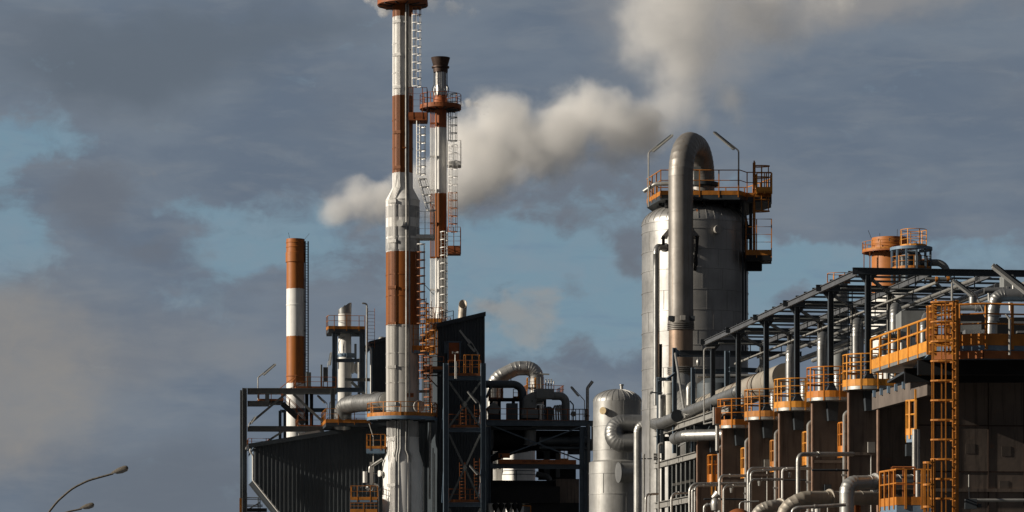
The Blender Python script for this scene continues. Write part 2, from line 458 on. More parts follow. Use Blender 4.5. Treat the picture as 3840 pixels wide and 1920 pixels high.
    # diffuse steam haze spreading high on the right
    hz = rng(M('ADD', blobs([(2.65, .02, .42, .24, 1.0), (3.05, .03, .55, .14, .8), (3.5, .02, .35, .10, .5), (2.6, .25, .25, .18, .5)]), M('MULTIPLY_ADD', n2, .6, -.3)), .15, 1.2)
    col = mix(M('MULTIPLY', hz, .75), col, (.268, .258, .250))
    low = rng(M('ADD', blobs([(.75, 1.85, .8, .22, .9)]), M('MULTIPLY_ADD', n1, .5, -.25)), .2, 1)
    col = mix(M('MULTIPLY', low, .7), col, (.118, .140, .172))
    col = mix(rng(el, .25, .62), col, (.075, .082, .094))      # sky above the view darkened to cut the fill light
    col = mix(rng(M('ABSOLUTE', M('SUBTRACT', az, -.35)), .62, 1.1), col, (.060, .066, .078))   # unseen sky right and behind dimmed to deepen shadows and reflections
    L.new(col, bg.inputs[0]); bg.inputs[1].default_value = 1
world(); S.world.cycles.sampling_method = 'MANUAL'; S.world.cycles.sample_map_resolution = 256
ASPH = mat('asphalt', (.05, .05, .05), .9, 0, .35, .6)
obj('ground', MB().add([(-4000, -500, 0), (4000, -500, 0), (4000, 9000, 0), (-4000, 9000, 0)], [(0, 1, 2, 3)]), ASPH, kind='structure')

# ================================================================== street lamps, low left
def street_lamp(pts, head, Z, label, s=1.0):
    P0 = [W(x, y, Z) for x, y in pts]
    foot = V((P0[0].x - .3, P0[0].y, 0))
    t = T('street_lamp', foot, label, 'street lamp', 'street lamps at the roadside')
    obj('pole', MB().tube([foot, V((foot.x, foot.y, P0[0].z - 2.2))] + P0, .055 * s, 10, bend=2.2, bseg=8), LAMPH, t)
    a, b = W(*head[0], Z), W(*head[1], Z)
    dr = (b - a).normalized(); n = (UP - dr * UP.dot(dr)).normalized(); sd = dr.cross(n)
    L = (b - a).length
    # canopy: loft of half-oval sections
    def loft(secs, nn=12, top=True):
        vs = []; fs = []
        for t0, w, h in secs:
            for j in range(nn + 1):
                an = math.pi * j / nn
                vs.append(a + dr * (t0 * L) + sd * (math.cos(an) * w) + n * (math.sin(an) * h * (1 if top else -1)))
        m = nn + 1
        fs = [(i * m + j, i * m + j + 1, (i + 1) * m + j + 1, (i + 1) * m + j) for i in range(len(secs) - 1) for j in range(nn)]
        fs += [tuple(range(m)), tuple(range((len(secs) - 1) * m, len(secs) * m))[::-1], ]
        fs += [(i * m, (i + 1) * m, (i + 1) * m + nn, i * m + nn) for i in range(len(secs) - 1)]
        return MB().add(vs, fs, True)
    obj('lamp_head', loft([(0, .07, .09), (.12, .10, .13), (.45, .16, .20), (.85, .17, .20), (.97, .15, .15), (1.0, .12, .10)]), LAMPH, t)
    obj('lamp_bowl', loft([(.22, .02, .02), (.3, .12, .08), (.6, .15, .14), (.9, .14, .12), (.98, .1, .04)], top=False), LENS, t)
LAMPH = mat('lichen_stained_lamp_shell', (.17, .15, .12), .8, 0, .5, 9, streak=.4, rust=.2, col2=(.07, .06, .05))
street_lamp([(150, 1995), (172, 1935), (215, 1880), (270, 1832), (330, 1802), (424, 1776)], ((418, 1779), (481, 1756)), 150, 'tall street lamp with long curved arm, larger and higher of the two')
street_lamp([(60, 2080), (85, 2030), (130, 1985), (190, 1945), (250, 1920), (306, 1908)], ((300, 1910), (353, 1894)), 176, 'street lamp of which only the grey head tops the frame edge')

# ================================================================== tall striped flare stack
def stripe_mat(name, Z, bands, rough=.5, streak=.38, rust=.08, var=.25):
    # bands: (y of the band's lower edge in the photo, colour), from the ground up
    return mat(name, None, rough, 0, var, 1.1, rust=rust, streak=streak, stripes=[(zy(y, Z), c) for y, c in bands], bump=.05)
GR = (.52, .50, .465); GW = (.70, .68, .63); PATCH = (.33, .33, .32)
ZA = 275; kA = ZA / F
PAINT_A = stripe_mat('striped_stack_paint', ZA, [(2400, (.86, .84, .80)), (1640, (.46, .45, .43)), (1560, GR), (1222, RUSTRED), (948, (.62, .61, .59)), (935, WHITE), (651, RUSTRED), (362, WHITE), (67, RUSTRED)])
PATCHM = mat('bare_primer_patches', (.56, .55, .53), .6, 0, .5, 1.6, streak=.4, col2=(.30, .30, .30))
cA = V((xx(1510, ZA), ZA, 0))
stA = T('flare_stack', cA, 'tallest red and white striped stack with ladders and pipes up its side', 'industrial stack')
SEC = [(2370, 76), (1740, 76), (1692, 62), (1642, 60), (1560, 62), (948, 63), (755, 63.5), (705, 38.5), (640, 38.5), (-60, 38)]
def rA(y):
    for (y0, r0), (y1, r1) in zip(SEC[:-1], SEC[1:]):
        if y0 >= y >= y1: return r0 + (r1 - r0) * (y0 - y) / (y0 - y1)
    return SEC[-1][1]
prof = []
ys = sorted(set([s[0] for s in SEC] + [1220, 1115, 1035, 1330, 1440, 1380, 560, 455, 280, 170]), reverse=True)
for y in ys:
    r = rA(y) * kA
    prof.append((r, zy(y, ZA)))
    if y in (1220, 1115, 1035, 1330, 1440, 1380, 560, 455, 280, 170, 755, 1642):
        prof += [(r + .035, zy(y, ZA) + .005), (r + .035, zy(y, ZA) + .08), (r, zy(y, ZA) + .085)]
obj('shell', MB().lathe(prof, cA, 40), PAINT_A, stA)
for y0, y1 in ((820, 777), (890, 855), (942, 898)):
    obj('primer_band', MB().lathe([(63.5 * kA + .012, zy(y0, ZA)), (63.5 * kA + .012, zy(y1, ZA))], cA, 40, caps=False), PATCHM, stA)
def sp(dx, y, off=0):
    r = rA(y); dx = max(-r * .985, min(r * .985, dx))
    return cA + V((dx * kA, -(math.sqrt(r * r - dx * dx) * kA + off), zy(y, ZA)))
PIPEW = mat('white_conduit', (.72, .70, .65), .5, .1, .3, 3, streak=.3)
for j in range(6):                             # thin bundle
    f = j / 5
    pts = [(-10, -33 + f * 24), (650, -33 + f * 24), (712, -34 + f * 24), (752, -50 + f * 24), (775, -51 + f * 25), (1560, -51 + f * 25), (1660, -56 + f * 28), (1690, -57 + f * 28), (1738, -50 + f * 24 if j < 3 else -48 + f * 22), (1760, -50 + f * 24), (2360, -50 + f * 24)]
    obj('conduit', MB().tube([sp(x, y, .13) for y, x in reversed(pts)], .04, 6), [PAINT_A], stA)
for j, (a, b, c) in enumerate([(14, 16, 16), (22, 27, 25)]):
    pts = [(-10, a), (650, a), (710, a + 1), (757, b), (1560, b), (1660, c - 2), (1690, c - 2), (1712, c + 7), (2360, c + 7)]
    obj('riser_pipe', MB().tube([sp(x, y, .14) for y, x in reversed(pts)], .085, 8), GALV, stA)
for j, x0 in enumerate((-24, -15, -6)):
    pts = [(1575, x0), (1685, x0), (1712, x0 - 5), (2360, x0 - 6)]
    obj('riser_pipe', MB().tube([sp(x, y, .14) for y, x in reversed(pts)], .095, 8), GALV, stA)
for y in (87, 211, 332, 501, 633, 763, 911, 1083, 1219, 1380, 1517, 1650, 1822):
    w = 28 if y > 700 else 27; x0 = -51 if 700 < y < 1600 else (-34 if y < 700 else -53)
    b = MB()
    for j in range(7):
        b.box(sp(x0 + w * j / 6, y, .10), .07, .22, .28, rz=-.5)
    obj('clamp', b, PAINT_A, stA)
for y, dx in ((847, -6),):
    c = sp(dx, y, 0); obj('inspection_port', MB().tube([c, c + V((-.06, -.30, 0))], .26, 16).tube([c + V((-.05, -.24, 0)), c + V((-.06, -.36, 0))], .33, 16), WHITEP, stA)
for y, dx in ((90, 17), (188, 32), (560, 14), (1090, 17), (1225, 18)):
    c = sp(dx - 7, y, 0); obj('pipe_bracket', MB().box(c, .35, .35, .12), PAINT_A, stA)
c = sp(-72, 1777, -.1); obj('nozzle', MB().tube([c + V((.2, .2, 0)), c + V((-.35, -.3, 0))], .22, 14).tube([c + V((-.27, -.24, 0)), c + V((-.38, -.32, 0))], .30, 14), WHITEP, stA)
RUSTP = mat('rusted_platform_paint', (.36, .105, .03), .6, 0, .45, 2, rust=.2, rustcol=(.12, .04, .02))
def ring(parent, c, y, Z, R0, R1, thick, railh, m, rimm, a0=-180, a1=180, sp_=1.3, toeh=.2, mid=1, nm='platform', r=.03):
    z = zy(y, Z)
    full = abs(a1 - a0) >= 360
    pr = [(R0, z - thick), (R1, z - thick), (R1, z), (R0, z), (R0, z - thick)]
    e = obj(nm, MB().lathe(pr, c, 40, R(a0), R(a1), caps=False), rimm, parent)
    n = max(6, int(abs(a1 - a0) / 9))
    rails(e, arc(c.x, c.y, R1 - .04, a0, a1, z, n)[: (n if full else n + 1)], railh, sp_, m, toeh=toeh, mid=mid, closed=full, r=r)
    b = MB()
    for i in range(12):
        a = R(a0 + (a1 - a0) * (i + .5) / 12)
        u = V((math.cos(a), math.sin(a), 0))
        b.bar(V((c.x, c.y, z - thick - .05)) + u * R0 * .95, V((c.x, c.y, z - thick - .05)) + u * R1 * .96, .06, .12)
    obj('joist', b, DARKST, e)
    return e
cR = cA + V((-.05, 0, 0))
ring(stA, cR, 1566, ZA, 61 * kA, 132 * kA, .30, 1.28, ORANGE, PALEST, toeh=.34, sp_=1.75, mid=1, r=.035)
ring(stA, cA, 12, ZA, 37 * kA, 95 * kA, .22, 1.2, RUSTP, RUSTP, toeh=.25)
def deck(parent, pts, z, thick, rimm, m, railh, path, toeh=.3, mid=1, sp_=.9, nm='platform', r=.03, closed=False):
    e = obj(nm, MB().poly([V((p[0], p[1], z - thick)) for p in pts], UP, thick), rimm, parent)
    rails(e, [V((p[0], p[1], z)) for p in path], railh, sp_, m, toeh=toeh, mid=mid, closed=closed, r=r)
    return e
def boxdeck(parent, x0, x1, y, Z, depth, thick, rimm, m, railh, **kw):
    a, b = xx(x0, Z), xx(x1, Z); z = zy(y, Z)
    pts = [(a, Z - depth / 2), (b, Z - depth / 2), (b, Z + depth / 2), (a, Z + depth / 2)]
    return deck(parent, pts, z, thick, rimm, m, railh, [pts[3], pts[0], pts[1], pts[2]], **kw)
boxdeck(stA, 1534, 1602, 446, ZA, 2.2, .3, RUSTP, RUSTP, 2.75, mid=3, toeh=.45)
boxdeck(stA, 1562, 1628, 888, ZA, 2.0, .25, WHITEP, WHITEP, 2.25, mid=3, toeh=.1)
boxdeck(stA, 1548, 1628, 1318, ZA, 2.6, .25, PALEST, ORANGE, 2.55, mid=3, toeh=.45)
lad = lambda x, y0, y1, Z, ang, m, **kw: None
def ladA(x, yb, yt, ang, m=None, **kw):
    cage_ladder(stA, W(x, yb, ZA - kw.pop('dz', 1.15)), (yb - yt) * kA, ang, m or PAINT_A, w=.55, hoop=.74, depth=.8, bars=3, **kw)
ladA(1551, 325, 28, R(-28))
ladA(1568, 655, 455, R(-28), GALV)
ladA(1604, 790, 668, R(-20), GALV, tilt=-.30)
ladA(1567, 1214, 905, R(-35))
ladA(1607, 1306, 1130, R(-80), ORANGE)
ladA(1600, 1520, 1335, R(-60), BROWNO)
ladA(1588, 1318, 1118, R(-65), ORANGE, dz=1.3)
ladA(1624, 1330, 1215, R(-75), ORANGE, dz=1.6)
ladA(1578, 1420, 1330, R(-50), BROWNO)
obj('stay', MB().bar(W(1585, 1060, ZA), W(1627, 1105, ZA), .06), GALV, stA)
sg = obj('tag_plate', MB().lathe([(63.2 * kA + .03, zy(1493, ZA)), (63.2 * kA + .03, zy(1478, ZA))], cA, 8, R(-73), R(-48), caps=False), BROWNO, stA)
def letters(txt, p, size, parent, m=INK, ax=V((1, 0, 0)), name='lettering'):
    cu = bpy.data.curves.new(name, 'FONT'); cu.body = txt; cu.size = size; cu.extrude = .004; cu.align_x = 'CENTER'; cu.align_y = 'CENTER'
    o0 = bpy.data.objects.new('tmp', cu); COL.objects.link(o0)
    dg = bpy.context.evaluated_depsgraph_get(); me = bpy.data.meshes.new_from_object(o0.evaluated_get(dg)); bpy.data.objects.remove(o0)
    me.name = name; me.materials.clear(); me.materials.append(m)
    o = bpy.data.objects.new(name, me); COL.objects.link(o); o.parent = parent
    o.location = V(p) - ABS[parent.name]; o.rotation_euler = (R(90), 0, math.atan2(ax.y, ax.x))
    return o
aa = R(-60.5); letters('K 1201', cA + V((math.cos(aa) * (63.2 * kA + .05), math.sin(aa) * (63.2 * kA + .05), zy(1485.5, ZA))), .22, sg, ax=V((math.cos(aa + R(90)), math.sin(aa + R(90)), 0)))
c = W(1562, 1525, ZA - 1.0); obj('manway', MB().tube([c, c + V((.25, -.5, 0))], .45, 18).tube([c + V((.2, -.4, 0)), c + V((.28, -.55, 0))], .56, 18), GREYS, stA)

# ------------------------------------------------------------------ second stack with flare tip
ZB = 300; kB = ZB / F
PAINT_B = stripe_mat('striped_flare_paint', ZB, [(2400, WHITE), (971, RUSTRED), (727, WHITE), (480, (.40, .12, .04))])
cB = V((xx(1652, ZB), ZB, 0))
stB = T('flare_stack', cB, 'slimmer striped stack with black flared burner tip behind the tallest stack', 'industrial stack')
obj('shell', MB().lathe([(23 * kB, 0), (23 * kB, zy(390, ZB)), (31 * kB, zy(388, ZB)), (23 * kB, zy(368, ZB)), (20 * kB, zy(356, ZB))], cB, 28), PAINT_B, stB)
obj('burner_barrel', MB().lathe([(22 * kB, zy(358, ZB)), (22 * kB, zy(268, ZB))], cB, 28), CHROME, stB)
obj('burner_tip', MB().lathe([(27 * kB, zy(272, ZB)), (28 * kB, zy(256, ZB)), (33 * kB, zy(255, ZB)), (33 * kB, zy(250, ZB)), (27 * kB, zy(249, ZB)), (36 * kB, zy(217, ZB)), (34 * kB, zy(217, ZB)), (25 * kB, zy(247, ZB)), (24 * kB, zy(262, ZB))], cB, 28), SOOT, stB)
for j in range(8):
    a = R(45 * j + 10); u = V((math.cos(a), math.sin(a), 0))
    obj('pilot_pipe', MB().tube([cB + u * 24 * kB + UP * zy(362, ZB), cB + u * 32 * kB + UP * zy(334, ZB), cB + u * 25 * kB + UP * zy(318, ZB), cB + u * 25 * kB + UP * zy(262, ZB)], .05, 6, bend=.3), GALV if j % 2 else DARKST, stB)
for j, dx in enumerate((-37, -32, -27)):
    obj('riser_pipe', MB().tube([cB + V((dx * kB, -.3, 0)), cB + V((dx * kB, -.3, zy(415 if j else 350, ZB)))], .05, 8), PAINT_B, stB)
obj('riser_pipe', MB().tube([cB + V((-20 * kB, -.75, 0)), cB + V((-20 * kB, -.75, zy(1180, ZB))), cB + V((-15 * kB, -.75, zy(1140, ZB))), cB + V((-15 * kB, -.75, zy(430, ZB)))], .09, 8, bend=.2), PAINT_B, stB)
for y in (466, 590, 715, 840, 968, 1088):
    obj('clamp', MB().box(cB + V((-24 * kB, -.55, zy(y, ZB))), .8, .25, .16), PAINT_B, stB)
ring(stB, cB, 404, ZB, 23 * kB, 78 * kB, .18, 1.3, RUSTP, RUSTP, toeh=.25)
boxdeck(stB, 1678, 1728, 616, ZB, 2.0, .25, WHITEP, WHITEP, 2.3, mid=2, toeh=.2)
boxdeck(stB, 1678, 1727, 944, ZB, 2.0, .3, RUSTP, RUSTP, 2.4, mid=3, toeh=.5)
def ladB(x, yb, yt, ang, m=None, **kw):
    cage_ladder(stB, W(x, yb, ZB - .85), (yb - yt) * kB, ang, m or PAINT_B, w=.55, hoop=.8, depth=.85, bars=3, **kw)
ladB(1686, 530, 352, R(-25), DARKST)
ladB(1687, 870, 545, R(-25), PAINT_B)
ladB(1664, 1195, 872, R(-82), WHITEP)
obj('mesh_guard', MB().box(W(1664, 1075, ZB - .95), .45, .03, 210 * kB), GALV, stB)
boxdeck(stB, 1600, 1657, 1212, ZB - 2, 2.0, .3, PALEST, ORANGE, 1.5, mid=1, toeh=.4)

# ------------------------------------------------------------------ far left chimney
ZC = 330; kC = ZC / F
PAINT_C = stripe_mat('striped_chimney_paint', ZC, [(2400, WHITE), (1438, (.40, .128, .022)), (1262, WHITE), (1084, (.40, .128, .022))], rust=.12)
cC = V((xx(1108, ZC), ZC, 0))
ch = T('chimney', cC, 'shorter red and white chimney standing alone at the left of the plant', 'chimney')
p = [(34, 2348), (34, 1147), (35.5, 1146.5), (35.5, 1143), (34, 1142.5), (33.5, 985), (37, 984), (37, 948), (34.5, 947), (34.5, 930), (36, 929), (36, 926), (34.5, 925), (34.5, 913), (36, 912), (36, 909), (34.5, 908), (34.5, 897), (31, 897), (30, 930)]
obj('shell', MB().lathe([(r * kC, zy(y, ZC)) for r, y in p], cC, 36), PAINT_C, ch)
obj('rim_band', MB().lathe([(34.5 * kC, zy(1414, ZC)), (36 * kC, zy(1413, ZC)), (36 * kC, zy(1410, ZC)), (34.5 * kC, zy(1409, ZC))], cC, 36, caps=False), BROWNO, ch)
cage_ladder(ch, W(1150, 1460, ZC - .3), 555 * kC, R(-65), DARKST, w=.36, hoop=0, sr=.09, rr=.035)
for y in (935, 1050, 1130, 1240, 1330): obj('standoff', MB().bar(W(1138, y, ZC - .2), W(1149, y, ZC - .3), .08), DARKST, ch)
for x0, x1, y1 in ((1088, 1081, 872), (1140, 1160, 876)):
    obj('lightning_rod', MB().tube([W(x0, 900, ZC), W(x1, y1, ZC)], .02, 5), DARKST, ch)
# ================================================================== large corrugated building
BP = Plane(950, 284); BX = BP.p.copy()
def qs(pl, x):                                  # metres along the grid from the plane's origin to photo column x
    return (pl.at(x, 0) - pl.p).dot(q)
LB = qs(BP, 1655)
zt0, zt1 = BP.at(950, 1668).z, BP.at(1392, 1597).z; s1 = qs(BP, 1392)
slope = (zt1 - zt0) / s1
topf = lambda s: zt0 + slope * s
zk, zl, sl_ = BP.at(950, 1800).z, BP.at(1045, 1920).z, qs(BP, 1045)
botf = lambda s: max(0.05, zk + (zl - zk) * s / sl_)
DEP = 11
b0 = V((BX.x, BX.y, 0))
bld = T('cladding_building', b0, 'large dark corrugated building with sloping roof and slanted lower corner', 'industrial building')
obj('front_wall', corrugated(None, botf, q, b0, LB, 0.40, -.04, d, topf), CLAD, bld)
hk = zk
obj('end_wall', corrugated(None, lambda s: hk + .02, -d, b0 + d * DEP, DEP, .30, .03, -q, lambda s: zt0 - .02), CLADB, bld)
sb = 0
while botf(sb) > .06: sb += .1
bt = b0 + q * sb
obj('soffit', MB().add([b0 + UP * zk, b0 + d * DEP + UP * zk, b0 + q * sb + d * DEP + UP * .05, b0 + q * sb + UP * .05], [(0, 1, 2, 3)]), DARKST, bld)
e0 = b0 + q * LB
obj('rear_wall', MB().add([b0 + d * DEP + UP * zk, b0 + d * DEP + q * sb, e0 + d * DEP, e0 + d * DEP + UP * topf(LB), b0 + d * DEP + UP * zt0], [(0, 1, 2, 3, 4)]), CLAD, bld)
obj('end_wall', MB().add([e0, e0 + d * DEP, e0 + d * DEP + UP * topf(LB), e0 + UP * topf(LB)], [(0, 1, 2, 3)]), CLAD, bld)
obj('roof', MB().poly([b0 - q * .5 - d * .3 + UP * (topf(-.5) + .02), e0 + q * .2 - d * .3 + UP * (topf(LB + .2) + .02), e0 + q * .2 + d * (DEP + .3) + UP * (topf(LB + .2) + .02), b0 - q * .5 + d * (DEP + .3) + UP * (topf(-.5) + .02)], UP, .12), CLAD, bld)
obj('verge_flashing', MB().bar(b0 - q * .45 - d * .36 + UP * (topf(-.45) - .04), e0 - d * .36 + UP * (topf(LB) - .04), .08, .42), CLAD, bld)
g0 = b0 - q * .42 - d * .5 + UP * (zt0 - .25)
obj('gutter', MB().tube([g0 - q*.15, g0 - q * .15 + d * (DEP + .6)], .14, 8), GALV, bld)
dp = [BP.at(938, 1684, -.6), BP.at(938, 1694, -.5), BP.at(948, 1708, -.35), BP.at(948, 1800, -.35), BP.at(1046, 1922, -.35), BP.at(1130, 2030, -.35)]
obj('downpipe', MB().tube(dp, .085, 8, bend=.25), WHITEP, bld)

# smaller blue-sided hut behind the stack
HP = Plane(1397, 296)
h0 = V((HP.p.x, HP.p.y, 0)); LH = qs(HP, 1475)
ht = lambda s: HP.at(1397, 1290).z + .27 * s
hut = T('cladding_hut', h0, 'small corrugated hut with sunlit blue side wall left of the tallest stack', 'industrial building')
zb = 5.0
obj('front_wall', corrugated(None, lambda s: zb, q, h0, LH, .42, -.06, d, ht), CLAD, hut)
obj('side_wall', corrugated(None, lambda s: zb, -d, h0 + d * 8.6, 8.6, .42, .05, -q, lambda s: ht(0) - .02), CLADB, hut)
obj('rear_wall', MB().add([h0 + d * 8.6 + UP * zb, h0 + q * LH + d * 8.6 + UP * zb, h0 + q * LH + d * 8.6 + UP * ht(LH), h0 + d * 8.6 + UP * ht(0)], [(0, 1, 2, 3)]), CLAD, hut)
obj('end_wall', MB().add([h0 + q * LH + UP * zb, h0 + q * LH + d * 8.6 + UP * zb, h0 + q * LH + d * 8.6 + UP * ht(LH), h0 + q * LH + UP * ht(LH)], [(0, 1, 2, 3)]), CLAD, hut)
obj('roof', MB().poly([h0 - q * .35 - d * .25 + UP * ht(-.35), h0 + q * (LH + .2) - d * .25 + UP * ht(LH + .2), h0 + q * (LH + .2) + d * 8.9 + UP * ht(LH + .2), h0 - q * .35 + d * 8.9 + UP * ht(-.35)], UP, .35), CLAD, hut)
obj('gutter', MB().tube([h0 - q * .5 - d * .4 + UP * (ht(0) - .08), h0 - q * .5 + d * 8.9 + UP * (ht(0) - .08)], .13, 8), GALV, hut)
obj('downpipe', MB().tube([HP.at(1384, 1298, -.4), HP.at(1391, 1312, -.3), HP.at(1391, 1500, -.3)], .09, 8, bend=.2), WHITEP, hut)
pc = W(1432, 1275, 300); obj('roof_cowl', MB().lathe([(.42, pc.z - 1.2), (.42, pc.z - .1), (.39, pc.z + .12), (.26, pc.z + .30), (0.01, pc.z + .36)], pc, 18), ALU, hut)

# ================================================================== steel frame at the far left
FP = Plane(914, 286.5)
fr = T('steel_frame', V((FP.p.x, FP.p.y, 0)), 'dark steel frame with braces and stair in front of the corrugated building', 'steel frame')
def column(pl, x, y, off=0, w=.40, parent=None, m=None, y1=None, sec='i'):
    p = pl.at(x, y, off)
    z0 = 0 if y1 is None else pl.at(x, y1, off).z
    b = MB()
    (b.ibeam if sec == 'i' else b.bar)(V((p.x, p.y, z0)), p, w, w, up=q) if sec == 'i' else b.bar(V((p.x, p.y, z0)), p, w, w, up=q)
    return obj('column', b, m or STEEL, parent)
def beam(pl, a, c, h=.45, w=.25, parent=None, m=None, off=0, off2=None, nm='beam', sec='i'):
    p, r = pl.at(*a, off), pl.at(*c, off if off2 is None else off2)
    b = MB()
    (b.ibeam if sec == 'i' else b.bar)(p, r, w, h)
    return obj(nm, b, m or STEEL, parent)
GREYST = mat('grey_steel_paint', (.17, .18, .175), .5, 0, .3, 1.5, streak=.3, rust=.05)
column(FP, 917, 1455, 0, .46, fr, GREYST); column(FP, 908, 1463, 6, .42, fr, GREYST)
column(FP, 1248, 1458, 0, .42, fr, GREYST, 1640)
beam(FP, (928, 1466), (1262, 1466), .55, .3, fr, GREYST)
beam(FP, (928, 1470), (1262, 1470), .5, .3, fr, GREYST, 6)
beam(FP, (928, 1514), (1010, 1514), .55, .3, fr, GREYST)
beam(FP, (928, 1608), (1215, 1609), .55, .3, fr, GREYST)
beam(FP, (928, 1608), (1215, 1609), .5, .3, fr, STEEL, 6)
beam(FP, (1090, 1538), (1225, 1538), .4, .25, fr, STEEL, 7)
beam(FP, (919, 1464), (919, 1464), .4, .25, fr, STEEL, .3, 5.8)
beam(FP, (919, 1608), (919, 1608), .4, .25, fr, STEEL, .3, 5.8)
beam(FP, (935, 1590), (1070, 1478), .22, .2, fr, GREYST, .05, nm='brace', sec='b')
beam(FP, (1100, 1478), (1222, 1592), .22, .2, fr, GREYST, .05, nm='brace', sec='b')
beam(FP, (1010, 1650), (1060, 1618), .2, .2, fr, GREYST, 2, nm='brace', sec='b')
# stair flight seen from below
st = E('stair', fr)
sa, sb2 = FP.at(1060, 1512, 3.0), FP.at(1142, 1588, 3.0)
for o in (0, 1.2):
    obj('stringer', MB().bar(sa + d * o, sb2 + d * o, .08, .45), DARKST, st)
    for dy in (0.55, 1.1): obj('handrail', MB().tube([sa + d * o + UP * dy, sb2 + d * o + UP * dy], .03, 6), BROWNO, st)
    for t in (0, .33, .66, 1): obj('post', MB().bar(sa.lerp(sb2, t) + d * o, sa.lerp(sb2, t) + d * o + UP * 1.1, .06), BROWNO, st)
for i in range(12): obj('tread', MB().bar(sa.lerp(sb2, (i + .5) / 12), sa.lerp(sb2, (i + .5) / 12) + d * 1.2, .28, .05), DARKST, st)
def gdeck(parent, pl, x0, x1, y, o0, o1, thick, rimm, m, railh, sides='FLRB', **kw):
    a, b, c, e = pl.at(x0, y, o0), pl.at(x1, y, o0), pl.at(x1, y, o0) + d * (o1 - o0), pl.at(x0, y, o0) + d * (o1 - o0)
    pts = [a, b, c, e]; z = a.z
    D = E(kw.pop('nm', 'landing'), parent)
    obj('floor', MB().poly([V((p.x, p.y, z - thick)) for p in pts], UP, thick), rimm, D)
    seg = {'F': [a, b], 'R': [b, c], 'B': [c, e], 'L': [e, a]}
    run = []
    order = 'LFRB'
    path = []
    for s_ in order:
        if s_ in sides:
            if not path: path = [V((p.x, p.y, z)) for p in seg[s_]]
            else: path.append(V((seg[s_][1].x, seg[s_][1].y, z)))
    rails(D, path, railh, m=m, **kw)
    return D
gdeck(fr, FP, 972, 1062, 1502, 1.5, 5, .2, DARKST, BROWNO, 1.1, 'LFR')
gdeck(fr, FP, 1110, 1260, 1455, 1.0, 5.5, .2, DARKST, BROWNO, 1.1, 'LF')
gdeck(fr, FP, 1118, 1215, 1600, 1.0, 5.5, .2, DARKST, BROWNO, 1.15, 'LFR')
sl2a, sl2b = FP.at(1050, 1456, 1.0), FP.at(1112, 1408, 1.0)
obj('handrail', MB().tube([sl2a, sl2b], .04, 6), BROWNO, fr); obj('handrail', MB().tube([sl2a + V((1, 0, 0)), sl2b + V((1, 0, -.6))], .035, 6), BROWNO, fr)
gdeck(fr, FP, 932, 1010, 1672, 5, 9, .15, DARKST, BROWNO, .75, 'LFR', toe=False)
column(FP, 1050, 1540, 9, .3, fr, STEEL, 1660); column(FP, 1068, 1540, 9.5, .3, fr, STEEL, 1660)
beam(FP, (1050, 1542), (1070, 1542), .3, .2, fr, STEEL, 9); 
column(FP, 1168, 1470, 5, .34, fr, DARKST, 1650); column(FP, 1150, 1470, 5.5, .34, fr, DARKST, 1650)
obj('plate', MB().box(FP.at(1002, 1494, -.05), .4, .06, 1.0, YAW), GREYST, fr)
tube_lamp(FP.at(967, 1500, .6), FP.at(967, 1416, .6), FP.at(1032, 1362, .6), 'fluorescent lamp above the upper left corner of the steel frame', r=.06, wd=.26)
tube_lamp(FP.at(931, 1600, -.3), FP.at(935, 1588, -.3), FP.at(957, 1560, -.3), 'short fluorescent lamp at the left post below the upper beams', wd=.24, start=0.1)
tube_lamp(FP.at(1228, 1560, 2), FP.at(1226, 1512, 2), FP.at(1192, 1480, 2), 'fluorescent lamp hanging under the frame beam left of the grey elbow duct', wd=.22, start=.1)
tube_lamp(FP.at(1228, 1450, 8), FP.at(1229, 1372, 8), FP.at(1238, 1320, 8), 'near upright fluorescent lamp beside the short vent stack legs', wd=.3, start=.05)
# scaffold rail below the slanted corner
sc = T('scaffold_rail', V((FP.at(925, 0, 9).x, FP.at(925, 0, 9).y, 0)), 'grey scaffold rails under the slanted corner of the corrugated building', 'railing')
for y in (1866, 1872, 1894, 1899): obj('rail', MB().tube([FP.at(918, y, 9), FP.at(985, y, 9)], .05, 6), GREYST, sc)
for x in (925, 968, 975): obj('upright', MB().tube([V((FP.at(x, 0, 9).x, FP.at(x, 0, 9).y, 0)), FP.at(x, 1848 if x == 925 else 1866, 9)], .06, 6), DARKST, sc)
obj('deck', MB().bar(FP.at(918, 1913, 9), FP.at(1000, 1913, 9), 1.2, .35), BLACK, sc)
obj('brace', MB().bar(FP.at(935, 1908, 9), FP.at(975, 1884, 9), .12), GREYST, sc)
hb = T('hazard_board', V((FP.at(903, 0, 5).x, FP.at(903, 0, 5).y, 0)), 'narrow orange board beside the lowest part of the left frame post', 'sign')
obj('board', MB().box(FP.at(902, 1900, 5), .22, .1, 1.7, YAW), ORANGE, hb); obj('post', MB().bar(V((FP.at(902, 0, 5.1).x, FP.at(902, 0, 5.1).y, 0)), FP.at(902, 1880, 5.1), .08), DARKST, hb)
# electrical cabinets on the frame's upper deck
for i, (x0, x1, y0, y1) in enumerate(((1148, 1166, 1397, 1452), (1202, 1208, 1368, 1450), (1212, 1229, 1378, 1430))):
    p0, p1 = FP.at(x0, y1, 6 + i * .3), FP.at(x1, y0, 6 + i * .3)
    c = T('cabinet', V((p0.x, p0.y, p0.z)), ['plain grey cabinet right behind the striped chimney', 'thinnest upright cabinet left of the short vent stack', 'small grey cabinet on orange legs left of the short vent stack'][i], 'cabinet', 'cabinets on the frame deck')
    obj('case', MB().box((p0 + p1) / 2, abs(p1.x - p0.x), .6, p1.z - p0.z, YAW), GREYST, c)
    obj('door', MB().box((p0 + p1) / 2 - d * .32, abs(p1.x - p0.x) * .84, .04, (p1.z - p0.z) * .9, YAW), GREYST, c)
    if i == 2:
        for x in (1213, 1228): obj('leg', MB().bar(FP.at(x, 1452, 6.6), FP.at(x, 1430, 6.6), .08), BROWNO, c)

